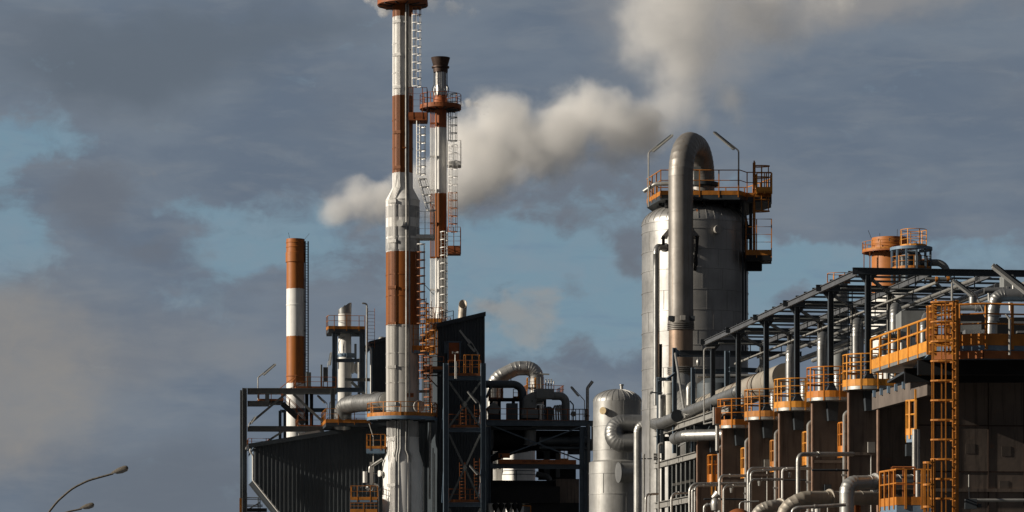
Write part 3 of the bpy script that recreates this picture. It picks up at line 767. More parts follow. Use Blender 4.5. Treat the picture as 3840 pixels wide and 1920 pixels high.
# ================================================================== short vent stack in its own steel stand
ZV = 296; kV = ZV / F
cV = V((xx(1293, ZV), ZV, 0))
vs_ = T('vent_stack', V((cV.x, cV.y, 5)), 'short silver vent stack with slanted torn cap on a railed steel stand', 'vent stack')
obj('shell', MB().lathe([(26 * kV, 6), (26 * kV, zy(1355, ZV)), (27.5 * kV, zy(1352, ZV)), (27.5 * kV, zy(1342, ZV)), (24.5 * kV, zy(1338, ZV)), (24 * kV, zy(1178, ZV)), (24.6 * kV, zy(1176, ZV))], cV, 28), WHITEP, vs_)
b = MB(); n = 28; r = 24.8 * kV; vs = []
for j in range(n):
    a = 2 * math.pi * j / n; vs.append(cV + V((math.cos(a) * r, math.sin(a) * r, zy(1177, ZV))))
for j in range(n):
    a = 2 * math.pi * j / n; x = math.cos(a); vs.append(cV + V((x * r * 1.04, math.sin(a) * r * 1.04, zy(1163 - 28 * (x + 1) / 2 + random.uniform(-2, 2), ZV))))
b.add(vs, [(j, (j + 1) % n, n + (j + 1) % n, n + j) for j in range(n)], True)
obj('torn_cap', b, ALUD, vs_)
obj('strap', MB().lathe([(27.6 * kV, zy(1340, ZV)), (28 * kV, zy(1339, ZV)), (28 * kV, zy(1328, ZV)), (24.6 * kV, zy(1326, ZV))], cV, 24, caps=False), PALEST, vs_)
ca = []
for j in range(15):
    a = R(250 - 150 * j / 14); ca.append((1291 + 24 * math.cos(R(90 + 190 * j / 14)) + 3, 1302 - 36 * math.sin(R(90 + 190 * j / 14))))
obj('cable_loop', MB().tube([W(x, y, ZV) - V((0, .75, 0)) for x, y in ca], .025, 5), DARKST, vs_)
VP = Plane(1250, ZV - 1.8)
for x, o in ((1252, 0), (1355, 0), (1258, 3.6), (1362, 3.6)): column(VP, x, 1240, o, .36, vs_, STEEL, 1475)
for o in (0, 3.6):
    beam(VP, (1252, 1352), (1357, 1352), .35, .2, vs_, STEEL, o)
beam(VP, (1325, 1242), (1350, 1258), .25, .2, vs_, DARKST, 0, nm='brace', sec='b'); beam(VP, (1252, 1242), (1275, 1255), .25, .2, vs_, DARKST, 0, nm='brace', sec='b')
pd = [VP.at(x, 1233, o) for x, o in ((1232, -.2), (1368, -.2), (1368, 4.2), (1224, 4.2), (1224, 1.5))]
deck(vs_, pd, pd[0].z, .35, DARKST, ORANGE, 1.35, [pd[3], pd[4], pd[0], pd[1], pd[2]], toeh=.3, sp_=1.2)
cage_ladder(vs_, VP.at(1392, 1305, 0), 148 * kV, R(-75), BROWNO, w=.7, hoop=0, rung=.35)
obj('counterweight', MB().bar(VP.at(1333, 1345, 1), VP.at(1333, 1290, 1), .22, .4), DARKST, vs_)
obj('bracket', MB().box(VP.at(1318, 1333, .6), 1.0, .3, .45, YAW), STEEL, vs_)
for nm, x, r_, y0, y1 in (('side_silencer', 1322, 9, 1405, 1360), ('side_silencer', 1338, 9, 1400, 1362)):
    c = VP.at(x, 1380, 1.5); obj(nm, MB().lathe([(.02, c.z - .6), (r_ * kV * .8, c.z - .5), (r_ * kV, c.z - .2), (r_ * kV, c.z + .3), (r_ * kV * .7, c.z + .55), (.02, c.z + .62)], c, 16), WHITEP, vs_)
tt = T('hooked_lamp_post', V((VP.at(1374, 0, -2).x, VP.at(1374, 0, -2).y, 8)), 'thin grey lamp post with hooked top beside the vent stack ladder', 'lamp')
obj('pole', MB().tube([VP.at(1374, 1490, -2), VP.at(1376, 1139, -2), VP.at(1360, 1137, -2)], .085, 8, bend=.3), GALV, tt)
obj('lamp', MB().bar(VP.at(1366, 1138, -2), VP.at(1358, 1137, -2), .22, .1), LAMPM, tt)
vp2 = T('vent_pipe', VP.at(1346, 1480, .5), 'thin silver pipe with elbow right of the short vent stack', 'pipe')
obj('pipe', MB().tube([VP.at(1346, 1480, .5), VP.at(1346, 1345, .5), VP.at(1362, 1345, .5)], .14, 8, bend=.25), GALV, vp2)
for x in (1283, 1306, 1315, 1332): 
    pass
beam(FP, (1293, 1424), (1388, 1424), .32, .25, fr, GREYST, 5)
beam(FP, (1318, 1432), (1372, 1484), .28, .25, fr, GREYST, 5, nm='brace', sec='b')
beam(FP, (1262, 1462), (1360, 1462), .45, .3, fr, STEEL, 4)

# ================================================================== grey elbow duct into the stack
DZ = 279
du = T('elbow_duct', W(1268, 1545, DZ), 'grey segmented elbow duct running into the tallest stack above the ring platform', 'duct')
obj('duct', MB().tube([W(1284, 1606, 284.2), W(1286, 1522, 283.6), W(1345, 1512, 281.4), W(1452, 1506, 276.6)], .84, 24, bend=1.15, bseg=6, seam=.8, lip=.014), ALUD, du)
obj('flange', MB().tube([W(1409, 1508.6, 279.1), W(1417, 1508, 278.6)], 1.0, 24), ALUD, du); obj('sleeve', MB().tube([W(1412, 1508.4, 278.95), W(1450, 1506.2, 276.7)], .92, 24), ALUD, du)
gd = T('duct_platform', FP.at(1210, 1600, 1), 'orange railed platform under the grey elbow duct', 'platform')
gdeck(gd, FP, 1222, 1390, 1585, -4.6, 2, .35, DARKST, ORANGE, 1.35, 'LF', toeh=.35, sp=1.6)
gdeck(gd, FP, 1228, 1390, 1448 + 142, 2.2, 2.7, .3, PALEST, BROWNO, .6, 'F', toeh=.3)
obj('hoop_rail', MB().tube([FP.at(1235, 1580, 1), FP.at(1237, 1510, 1), FP.at(1248, 1498, 1), FP.at(1262, 1500, 1)], .05, 6, bend=.3), GALV, gd)
tr = T('white_roof_duct', BP.at(1120, 1640, 1), 'pale roof duct lying along the roof edge of the corrugated building', 'duct')
obj('body', MB().bar(BP.at(1120, 1632, 1.0), BP.at(1198, 1620, 1.0), .6, .32), GREYS, tr); obj('foot', MB().box(BP.at(1122, 1643, 1.0), .3, .3, .5, YAW), GREYS, tr)
# two small service platforms hung beside the stack
ss = T('service_platform', W(1410, 1690, ZA), 'small orange service platform directly below the ring platform', 'platform')
boxdeck(ss, 1375, 1444, 1684, ZA, 1.6, .42, PALEST, ORANGE, 1.33, toeh=.25, mid=1, sp_=.9)
obj('hanger', MB().tube([W(1384, 1588, ZA), W(1400, 1640, ZA), W(1400, 1770, ZA)], .05, 6), GALV, ss)
ss = T('service_platform', W(1365, 1890, ZA - 1), 'larger orange service platform with valve gear low beside the tallest stack', 'platform')
boxdeck(ss, 1316, 1416, 1876, ZA - 1, 1.8, .2, PALEST, ORANGE, 1.3, toeh=.28, mid=1, sp_=1.2)
boxdeck(ss, 1316, 1416, 1928, ZA - 1, 1.8, .3, PALEST, ORANGE, 1.0, toeh=.45, mid=1, sp_=1.6)
for x in (1317, 1415): obj('column', MB().bar(V((xx(x, ZA), ZA - 1.8, 0)), W(x, 1870, ZA - 1.8), .12), DARKST, ss)
vg = T('valve_gear', W(1392, 1850, ZA - .6), 'grey valve gear with foil wrapped pipe on the low service platform', 'valve')
obj('riser', MB().box(W(1393, 1785, ZA - .6), .32, .32, 2.6), GREYS, vg); obj('actuator', MB().tube([W(1369, 1810, ZA - .6), W(1369, 1768, ZA - .6)], .21, 14), WHITEP, vg)
obj('elbow_pipe', MB().tube([W(1387, 1772, ZA - .6), W(1387, 1752, ZA - .6), W(1434, 1722, ZA - .8)], .15, 10, bend=.3), GALV, vg)
obj('branch_pipe', MB().tube([W(1387, 1776, ZA - .6), W(1430, 1776, ZA - .6)], .05, 6), GALV, vg)
b = MB()
for i in range(60):
    c = W(1393 + random.gauss(0, 14), 1828 + random.gauss(0, 7), ZA - .6 + random.uniform(-.4, .3))
    a = random.uniform(.08, .22); p1 = V((random.uniform(-1, 1), random.uniform(-1, 1), random.uniform(-1, 1))) * a; p2 = V((random.uniform(-1, 1), random.uniform(-1, 1), random.uniform(-1, 1))) * a
    b.add([c - p1, c + p2, c + p1, c - p2 + V((.02, .03, .02))], [(0, 1, 2, 3)])
obj('foil_wrap', b, ALUD, vg)
# ================================================================== tall shed behind the lift frame
SP = Plane(1640, 277.0)
sh0 = V((SP.p.x, SP.p.y, 0)); LS = qs(SP, 1818)
zs0, zs1 = SP.at(1640, 1228).z, SP.at(1818, 1186).z
stop_ = lambda s: zs0 + (zs1 - zs0) * s / LS
shed = T('tall_shed', sh0, 'tall dark corrugated shed with an orange door under its sloped roof', 'industrial building')
SD = 15
obj('front_wall', corrugated(None, lambda s: .05, q, sh0, LS, .30, -.05, d, stop_), CLAD, shed)
for o in (0, LS):
    a = sh0 + q * o
    obj('side_wall', MB().add([a, a + d * SD, a + d * SD + UP * stop_(o), a + UP * stop_(o)], [(0, 1, 2, 3)]), CLAD, shed)
a = sh0 + d * SD; obj('rear_wall', MB().add([a, a + q * LS, a + q * LS + UP * stop_(LS), a + UP * stop_(0)], [(0, 1, 2, 3)]), CLAD, shed)
obj('roof', MB().poly([sh0 - q * .5 - d * .35 + UP * stop_(-.5), sh0 + q * (LS + .05) - d * .35 + UP * stop_(LS + .05), sh0 + q * (LS + .05) + d * (SD + .2) + UP * stop_(LS + .05), sh0 - q * .5 + d * (SD + .2) + UP * stop_(-.5)], UP, .4), CLAD, shed)
DOORM = mat('dull_orange_door', (.38, .10, .025), .55, 0, .3, 1.5)
dr = obj('door', MB().box(SP.at(1702, 1320, -.10), 1.15, .06, 1.95, YAW), DOORM, shed)
obj('door_frame', MB().box(SP.at(1702, 1282, -.12), 1.5, .14, .14, YAW).box(SP.at(1680, 1320, -.12), .14, .14, 1.9, YAW).box(SP.at(1725, 1320, -.12), .14, .14, 1.9, YAW), STEEL, shed)
obj('window_panel', MB().box(SP.at(1672, 1303, -.1), .35, .05, 1.1, YAW), STEEL, shed)
exh = T('exhaust_pipe', W(1730, 1215, 282), 'short rusty exhaust pipe with slanted mouth on the tall shed roof', 'exhaust pipe')
ec = W(1732, 1210, 282); b = MB(); n = 26; ro, ri = .40, .36
def slant(r, z_of):
    return [V((ec.x + math.cos(2 * math.pi * j / n) * r + z_of(j)[0], ec.y + math.sin(2 * math.pi * j / n) * r, z_of(j)[1])) for j in range(n)]
zlow, zhigh = zy(1158, 282), zy(1122, 282)
f = lambda j: (.10, (zlow + zhigh) / 2 + (zhigh - zlow) / 2 * math.sin(2 * math.pi * j / n))
vs = slant(ro, lambda j: (-.06, ec.z - .6)) + slant(ro, f) + slant(ri, f) + slant(ri, lambda j: (-.06, ec.z - .2))
b.add(vs, [(i * n + j, i * n + (j + 1) % n, (i + 1) * n + (j + 1) % n, (i + 1) * n + j) for i in range(3) for j in range(n)], True)
b.f.append([3 * n + j for j in range(n)]); b.sm.append(False); b.mi.append(1)
obj('pipe', b, [mat('rust_blotched_aluminium', (.52, .46, .38), .5, .2, .3, 2, rust=.45, rustcol=(.22, .07, .02), streak=.4), BLACK], exh)
rl = T('roof_railing', W(1660, 1215, 281), 'dark railing on the tall shed roof left of the rusty exhaust pipe', 'railing')
rails(rl, [SP.at(1640, 1222, 4), SP.at(1700, 1208, 4)], 1.1, 1.0, DARKST, toe=False)
rails(rl, [SP.at(1655, 1215, 3), SP.at(1690, 1211, 3)], .5, 1.0, RUSTP, toe=False)

# ================================================================== lift frame in front of the shed
LP = Plane(1672, 270.0)
lf = T('lift_frame', V((LP.p.x, LP.p.y, 0)), 'narrow cross braced steel tower with three railed landings before the tall shed', 'steel frame')
TP_ = {1672: 1362, 1812: 1362}
for x in (1672, 1812):
    for o in (0, 3.6): column(LP, x, 1362, o, .46, lf, STEEL)
for y in (1418, 1612, 1892):
    beam(LP, (1682, y), (1803, y), .40, .3, lf, STEEL)
    for x in (1672, 1812): beam(LP, (x, y + 2), (x, y + 2), .35, .25, lf, PALEST, .25, 3.4)  # side beams take the paler copy, their sunlit look painted in
for (ya, yb) in ((1432, 1600), (1628, 1880)):
    g = 'b'
    beam(LP, (1684, ya), (1802, yb), .17, .17, lf, GREYST, .14, nm='brace', sec='b')
    beam(LP, (1802, ya), (1684, yb), .17, .17, lf, GREYST, -.05, nm='brace', sec='b')
    for x in (1672, 1812):
        p, r = LP.at(x, ya, .3), LP.at(x, yb, .3) + d * 3.1
        obj('brace', MB().bar(p, r, .14), PALEST, lf)  # side braces painted paler as if sunlit
beam(LP, (1684, 1906), (1802, 2160), .17, .17, lf, GREYST, .14, nm='brace', sec='b'); beam(LP, (1802, 1906), (1684, 2160), .17, .17, lf, GREYST, -.05, nm='brace', sec='b')
for (x, y) in ((1743, 1754), (1743, 1516)): obj('gusset_plate', MB().poly([LP.at(x - 9, y, -.16), LP.at(x, y + 13, -.16), LP.at(x + 9, y, -.16), LP.at(x, y - 13, -.16)], d, .04), GREYST, lf)
for y in (1412, 1606, 1886):
    gdeck(lf, LP, 1682, 1803, y, .3, 3.4, .15, DARKST, BROWNO, 1.28 if y != 1412 else 1.5, 'F', toeh=.32, sp=1.1)
gdeck(lf, LP, 1742, 1800, 1408, .9, 1.4, .1, DARKST, ORANGE, 1.9, 'LFR', toe=False, sp=.6)
for x0, y0, y1 in ((1738, 1605, 1518), (1790, 1605, 1520), (1735, 1885, 1735), (1790, 1885, 1720)):
    p = LP.at(x0, y0, 1.2); h_ = zy(y1, p.y) - p.z
    cage_ladder(lf, p, h_, R(-95), BROWNO, w=.5, hoop=0, tilt=.12)
for pts, lab in (((( 1700, 1410), (1707, 1330), (1707, 1330)), 'thin post with twin horn speakers before the orange shed door'),):
    t = T('horn_post', LP.at(1707, 1412, -.2), lab, 'speaker')
    obj('post', MB().tube([LP.at(1707, 1420, -.2), LP.at(1707, 1322, -.2)], .05, 6), GALV, t); obj('post', MB().tube([LP.at(1712, 1420, -.2), LP.at(1712, 1355, -.2)], .05, 6), GALV, t)
    for s in (-1, 1): obj('horn', MB().tube([LP.at(1707 + 2 * s, 1322, -.2), LP.at(1707 + 11 * s, 1322, -.2)], .05, 10, r2=.12), GALV, t)
LAMPS = [((1796, 1330), (1772, 1290), (1726, 1235), 5.6, 'long fluorescent lamp across the tall shed wall below its roof'),
         ((1792, 1338), (1788, 1318), (1757, 1286), 5.9, 'second fluorescent lamp on the tall shed wall right of the orange door'),
         ((1802, 1545), (1798, 1512), (1756, 1464), -.2, 'fluorescent lamp at the right post above the middle landing of the lift frame'),
         ((1802, 1810), (1800, 1780), (1764, 1742), -.2, 'fluorescent lamp at the right post above the lowest landing of the lift frame')]
for a, b_, c, o, lab in LAMPS:
    tube_lamp(LP.at(*a, o), LP.at(*b_, o), LP.at(*c, o), lab, wd=.24, start=.1)
# pipes and ladder in the dark gap between stack and lift frame
for i, (x, y0, y1, r, o, lab) in enumerate(((1614, 1875, 1440, .10, 6, 'tall thin silver pipe in the dark gap right of the tallest stack'), (1624, 1920, 1680, .055, 6.5, 'thinner grey pipe next to the silver one right of the tallest stack'), (1630, 1930, 1700, .045, 6.5, 'thinnest grey pipe close to the left post of the lift frame'))):
    t = T('riser_pipe', LP.at(x, 1990, o), lab, 'pipe', 'pipes between stack and lift frame')
    pts = [LP.at(x - (0 if i else 4), 1990, o), LP.at(x - (0 if i else 4), y0, o), LP.at(x, y0, o), LP.at(x, y1, o)] if i else [LP.at(x - 3, 1872, o) , LP.at(x, y1, o)]
    obj('pipe', MB().tube(pts, r, 8), GALV, t)
    obj('clip', MB().box(LP.at(x, (y0 + y1) / 2, o), r * 3, r * 2.4, .1), GALV, t)
mb_ = T('pipe_bridge', LP.at(1640, 1480, 8), 'rusty ladder and railed landing in the dark gap right of the tallest stack', 'platform')
gdeck(mb_, LP, 1588, 1664, 1385, 4, 7, .15, DARKST, BROWNO, 1.2, 'F', toeh=.3)
gdeck(mb_, LP, 1598, 1636, 1560, 4, 7, .15, DARKST, BROWNO, 1.25, 'FR', toeh=.35)
obj('brace', MB().bar(LP.at(1600, 1408, 6), LP.at(1640, 1450, 6), .1), GREYST, mb_); obj('beam', MB().bar(LP.at(1588, 1408, 6), LP.at(1655, 1408, 6), .15), GREYST, mb_)
obj('duct', MB().bar(LP.at(1570, 1468, 6), LP.at(1612, 1468, 6), .25), GREYS, mb_)
# ================================================================== middle pipe deck
MP = Plane(1832, 281.0)
md = T('pipe_deck', V((MP.p.x, MP.p.y, 0)), 'shadowed dark steel deck between lift frame and silver tank, crowded with ducts', 'steel frame')
for x, o in ((1831, 0), (2182, 0), (2200, 3), (2205, 9), (1840, 9)): column(MP, x, 1600, o, .42, md, STEEL)
column(MP, 2221, 1580, 1, .16, md, GREYST, 1690, sec='b'); column(MP, 2207, 1590, -.3, .22, md, GREYST, sec='b')
beam(MP, (1824, 1586), (2224, 1588), .52, .35, md, STEEL); beam(MP, (1836, 1606), (2178, 1608), .3, .25, md, DARKST, .6)
beam(MP, (1826, 1747), (2206, 1751), .45, .35, md, STEEL)
for o in (3, 6, 9): beam(MP, (1836, 1586), (2210, 1588), .45, .3, md, DARKST, o); beam(MP, (1836, 1747), (2200, 1751), .45, .3, md, DARKST, o)
beam(MP, (1870, 1716), (2178, 1600), .12, .12, md, STEEL, -.2, nm='brace', sec='b'); beam(MP, (1845, 1596), (2203, 1736), .12, .12, md, STEEL, .2, nm='brace', sec='b')
gdeck(md, MP, 1824, 2205, 1577, .2, 10, .18, DARKST, BROWNO, 1.15, 'F', toeh=.12, sp=1.9)
def blk(parent, nm, x0, x1, y0, y1, o, dep, m, pl=MP):
    a, b = pl.at(x0, y1, o), pl.at(x1, y0, o)
    return obj(nm, MB().box((a + b) / 2 + d * dep / 2, abs((b - a).dot(q)), dep, b.z - a.z, YAW), m, parent)
DK = mat('dark_slate_duct', (.10, .12, .135), .45, .1, .3, 1.2, streak=.3)
DG = mat('grey_slate_casing', (.26, .27, .265), .5, .1, .3, 1.2, streak=.3)
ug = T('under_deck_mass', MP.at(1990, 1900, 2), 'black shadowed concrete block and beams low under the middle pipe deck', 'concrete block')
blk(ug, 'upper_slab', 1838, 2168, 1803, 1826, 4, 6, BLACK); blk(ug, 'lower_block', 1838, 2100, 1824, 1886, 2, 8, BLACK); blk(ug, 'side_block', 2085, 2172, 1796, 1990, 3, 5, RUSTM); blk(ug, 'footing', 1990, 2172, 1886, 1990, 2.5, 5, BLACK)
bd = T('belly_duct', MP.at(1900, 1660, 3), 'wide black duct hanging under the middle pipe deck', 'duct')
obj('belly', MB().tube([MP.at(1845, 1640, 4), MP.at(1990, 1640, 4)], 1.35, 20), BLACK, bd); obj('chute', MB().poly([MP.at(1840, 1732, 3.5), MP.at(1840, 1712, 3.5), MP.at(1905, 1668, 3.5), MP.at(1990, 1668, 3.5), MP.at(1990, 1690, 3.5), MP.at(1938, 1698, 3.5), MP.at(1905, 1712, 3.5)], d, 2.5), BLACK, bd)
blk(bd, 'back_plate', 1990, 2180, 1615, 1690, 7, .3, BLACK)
rw = T('rear_dark_fill', MP.at(2100, 1800, 9), 'added black ducts and plates standing in for the dark under the pipe deck', 'duct')  # added black fill that darkens the open rear below the deck
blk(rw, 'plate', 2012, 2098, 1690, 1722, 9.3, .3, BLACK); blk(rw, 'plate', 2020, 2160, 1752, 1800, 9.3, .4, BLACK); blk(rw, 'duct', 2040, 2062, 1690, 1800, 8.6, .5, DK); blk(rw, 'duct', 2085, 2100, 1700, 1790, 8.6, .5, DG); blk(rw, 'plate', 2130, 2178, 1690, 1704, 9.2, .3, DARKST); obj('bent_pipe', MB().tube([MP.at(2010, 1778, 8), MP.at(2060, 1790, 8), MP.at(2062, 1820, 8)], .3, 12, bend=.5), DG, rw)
t = T('stub_pipe', MP.at(1988, 1665, 2), 'grey upright stub pipe in shade under the middle pipe deck', 'pipe'); obj('pipe', MB().tube([MP.at(1988, 1668, 1.4), MP.at(1988, 1604, 1.4)], .58, 18), DG, t); obj('flange', MB().tube([MP.at(1988, 1669, 1.4), MP.at(1988, 1665, 1.4)], .66, 18), DG, t)
t = T('header_pipe', MP.at(2100, 1652, 1.8), 'thick dark pipe bending down at the right end under the pipe deck', 'pipe'); obj('pipe', MB().tube([MP.at(2025, 1652, 1.8), MP.at(2212, 1652, 1.8), MP.at(2212, 1690, 1.8)], .38, 14, bend=.5), DK, t); obj('flange', MB().tube([MP.at(2140, 1652, 1.8), MP.at(2143, 1652, 1.8)], .48, 14), DK, t)
t = T('header_pipe', MP.at(2100, 1680, 1.4), 'thin dark pipe running level below the thicker one under the pipe deck', 'pipe'); obj('pipe', MB().tube([MP.at(2025, 1679, 1.2), MP.at(2215, 1681, 1.2)], .14, 10), DK, t); obj('flange', MB().tube([MP.at(2080, 1680, 1.2), MP.at(2082, 1680, 1.2)], .2, 10), DK, t)
cr = T('crane_beam', MP.at(2014, 1740, -.3), 'dull orange crane beam with black lettering across the middle pipe deck', 'crane')
obj('girder', MB().bar(MP.at(1868, 1731, -.45), MP.at(2160, 1733, -.45), .3, .42), BROWNO, cr)
cg = obj('hoist', MB().box(MP.at(1890, 1709, -.3), 1.1, .5, .42, YAW), BROWNO, cr); obj('drum', MB().tube([MP.at(1876, 1709, -.6), MP.at(1882, 1709, -.6)], .16, 12), INK, cg)
letters('MATTERSON', MP.at(1993, 1731.5, -.62), .30, cr, ax=q); letters('SWL 5T', MP.at(2070, 1732, -.62), .2, cr, ax=q)
# white vessel standing in the sun behind the deck
VZ = 309
wv = T('white_vessel', V((xx(1945, VZ), VZ, 0)), 'sunlit white vessel glimpsed behind the dark middle pipe deck', 'tank')
c = V((xx(1945, VZ), VZ, 0)); obj('shell', MB().lathe([(1.75, 0), (1.75, zy(1690, VZ)), (1.2, zy(1660, VZ)), (.02, zy(1650, VZ))], c, 32), WHITEP, wv)
for y in (1768, 1782, 1828): obj('hoop_band', MB().lathe([(1.75, zy(y, VZ)), (1.79, zy(y, VZ) + .01), (1.79, zy(y - 2, VZ)), (1.75, zy(y - 2, VZ) + .01)], c, 32, caps=False), DARKST, wv)
obj('downcomer', MB().tube([c + V((-.25, -1.85, 1)), c + V((-.25, -1.85, zy(1766, VZ)))], .05, 6), DARKST, wv)
wv = T('white_vessel', V((xx(1858, VZ + 3), VZ + 3, 0)), 'narrower white vessel left of the wider one behind the dark pipe deck', 'tank')
c = V((xx(1858, VZ + 3), VZ + 3, 0)); obj('shell', MB().lathe([(.9, 0), (.9, zy(1662, VZ)), (.6, zy(1650, VZ)), (.02, zy(1646, VZ))], c, 24), WHITEP, wv); obj('collar', MB().lathe([(.9, zy(1700, VZ)), (1.0, zy(1700, VZ) + .02), (1.0, zy(1695, VZ)), (.9, zy(1694, VZ))], c, 24, caps=False), DARKST, wv)
t = T('rear_platform', W(2118, 1722, 306), 'bright orange sunlit railing glimpsed behind the crane beam', 'platform'); boxdeck(t, 2100, 2130, 1724, 306, 1.5, .15, DARKST, YELLOW, 1.0, sp_=.4, toeh=.1); column(MP, 2115, 1726, 25, .2, t)
# arched duct and equipment on the deck
AZ = 309; kM = AZ / F
t = T('arched_duct', W(1851, 1720, AZ), 'large silver segmented duct arching high above the middle pipe deck', 'duct')
obj('duct', MB().tube([W(1851, 1760, AZ), W(1851, 1424, AZ), W(1936, 1381, AZ), W(2012, 1381, AZ), W(2013, 1540, AZ)], 27 * kM, 28, bend=58 * kM, bseg=7, seam=1.2, lip=.022), ALU, t)
obj('band', MB().tube([W(1848, 1560, AZ) , W(1848.1, 1552, AZ)], 28.5 * kM, 24), ALUD, t)
t = T('dark_elbow_pipe', MP.at(1890, 1440, 4), 'dark slate pipe bending down in front of the silver arched duct', 'pipe')
obj('pipe', MB().tube([MP.at(1800, 1441, 4), MP.at(1961, 1441, 4), MP.at(1961, 1578, 4)], .375, 20, bend=1.05, bseg=8), DK, t); obj('bleed', MB().tube([MP.at(1916, 1430, 4), MP.at(1916, 1421, 4)], .05, 6), DK, t)
obj('strut', MB().tube([MP.at(1824, 1492, 3.2), MP.at(1842, 1448, 3.2)], .12, 8), DK, t)
t = T('fan_hood', MP.at(2040, 1577, 2), 'grey fan hood with curved cheek and square casing on the pipe deck', 'fan housing')
pts = [(1965, 1530), (1965, 1500), (1970, 1488), (1980, 1478), (1994, 1471), (2011, 1468), (2011, 1530)]
obj('cheek', MB().poly([MP.at(x, y, 2) for x, y in pts], d, 1.6), DG, t)
blk(t, 'casing', 2012, 2077, 1458, 1492, 1.8, 2.0, DG); blk(t, 'base_box', 1962, 2018, 1533, 1567, 2.0, 1.5, DG); blk(t, 'plinth', 1972, 2012, 1566, 1577, 2.2, 1.2, DARKST)
obj('outlet_elbow', MB().tube([MP.at(2070, 1485, 2.8), MP.at(2121, 1485, 2.8), MP.at(2122, 1577, 2.8)], .40, 20, bend=.95, bseg=8), DG, t)
blk(t, 'inspection_hatch', 1994, 1997, 1500, 1508, 1.96, .05, DARKST)
t = T('hopper', MP.at(1850, 1577, 1.5), 'small dark hopper with peaked lid at the left end of the pipe deck', 'hopper')
obj('lid', MB().poly([MP.at(1828, 1528, 1.5), MP.at(1853, 1507, 1.5), MP.at(1878, 1530, 1.5), MP.at(1868, 1552, 1.5), MP.at(1836, 1550, 1.5)], d, 1.2), DG, t); blk(t, 'body', 1834, 1872, 1545, 1577, 1.6, 1.0, DARKST)
t = T('cabinet', MP.at(1921, 1577, 2.5), 'dark upright cabinet beside the dark elbow pipe on the pipe deck', 'cabinet'); blk(t, 'case', 1902, 1942, 1512, 1577, 2.5, .9, DK); blk(t, 'door', 1906, 1938, 1517, 1570, 2.44, .05, DK)
t = T('side_stand', MP.at(1872, 1577, 5), 'dark portal stand with rails behind the dark elbow pipe', 'platform')
for x in (1842, 1872, 1925): column(MP, x, 1500, 5.5, .3, t, BLACK, 1577, sec='b')
beam(MP, (1838, 1499), (1950, 1499), .35, .3, t, BLACK, 5.5, sec='b'); gdeck(t, MP, 1842, 1888, 1494, 5, 7, .1, DARKST, BROWNO, 1.1, 'LFR', toeh=.1, sp=.5)
gdeck(t, MP, 1925, 1955, 1490, 5, 7, .1, DARKST, ORANGE, .8, 'FR', toeh=.1, sp=.5)
t = T('duct_foot_platform', W(2010, 1490, AZ - 2), 'bright orange railed platform round the right leg of the arched duct', 'platform')
gdeck(t, Plane(1975, AZ - 3.5), 1978, 2046, 1490, 0, 5, .3, DARKST, ORANGE, 1.35, 'LF', toeh=.2, sp=.7)
gdeck(t, Plane(1975, AZ - 3.5), 1980, 2010, 1452, 0, 1, .1, DARKST, YELLOW, 1.0, 'LFR', toe=False, sp=.5)
gdeck(t, Plane(1975, AZ - 3.5), 2046, 2115, 1478, 0, 5, .2, DARKST, BROWNO, .9, 'FR', toeh=.1, sp=.9)
for x in (1980, 2044, 2112): obj('column', MB().bar(W(x, 1577, AZ - 2), W(x, 1484, AZ - 2), .25), BLACK, t)
t = T('vent_cluster', W(2062, 1456, 300), 'row of three thin valve spindles standing right of the arched duct', 'valve')
for x in (2047, 2057, 2067): obj('spindle', MB().tube([W(x, 1458, 300), W(x, 1421, 300)], .05, 6).tube([W(x - 2, 1424, 300), W(x + 3, 1424, 300)], .07, 6).tube([W(x - 3, 1440, 300), W(x + 3, 1440, 300)], .1, 6), GALV, t)
obj('manifold', MB().tube([W(2045, 1430, 300), W(2078, 1430, 300)], .04, 6).tube([W(2077, 1430, 300), W(2077, 1442, 300)], .06, 6), GALV, t)
t = T('tee_lamp', W(2028, 1456, 296), 'horizontal tee shaped fluorescent lamp before the arched duct', 'lamp'); obj('pole', MB().tube([W(2029, 1456, 296), W(2028, 1397, 296)], .07, 8), GALV, t); obj('housing', MB().bar(W(1997, 1401, 295.9), W(2060, 1404, 295.9), .2, .14), LAMPM, t)
t = T('exhaust_pipe', MP.at(2203, 1577, .4), 'plain grey bare exhaust pipe with slanted tip at the right end of the pipe deck', 'exhaust pipe'); obj('pipe', MB().tube([MP.at(2203, 1600, .5), MP.at(2203, 1455, .5), MP.at(2222, 1430, .5)], .155, 12, bend=.3), GALV, t); obj('bracket', MB().box(MP.at(2200, 1560, .5), .5, .5, .08, YAW), DARKST, t)
tube_lamp(MP.at(2193, 1577, .3), MP.at(2192, 1502, .3), MP.at(2143, 1447, .3), 'fluorescent lamp at the right end of the pipe deck near the exhaust pipe', wd=.24, start=.35)
t = T('gooseneck_pipe', MP.at(2150, 1577, .8), 'thin gooseneck pipe with round drum at the right of the pipe deck', 'pipe'); obj('neck', MB().tube([MP.at(2150, 1540, .8), MP.at(2150, 1518, .8), MP.at(2137, 1503, .8)], .07, 6, bend=.2), DARKST, t); obj('drum', MB().tube([MP.at(2150, 1552, .5), MP.at(2150, 1552, 1.2)], .27, 14), DG, t); obj('leg', MB().bar(MP.at(2150, 1577, .8), MP.at(2150, 1556, .8), .1), DARKST, t)
t = T('end_railing', MP.at(2180, 1577, .2), 'short grey railing with leaning stays at the right end of the deck', 'railing'); rails(t, [MP.at(2145, 1577, 0), MP.at(2195, 1577, 0), MP.at(2197, 1577, 4)], 1.1, .35, GREYST, toe=False)
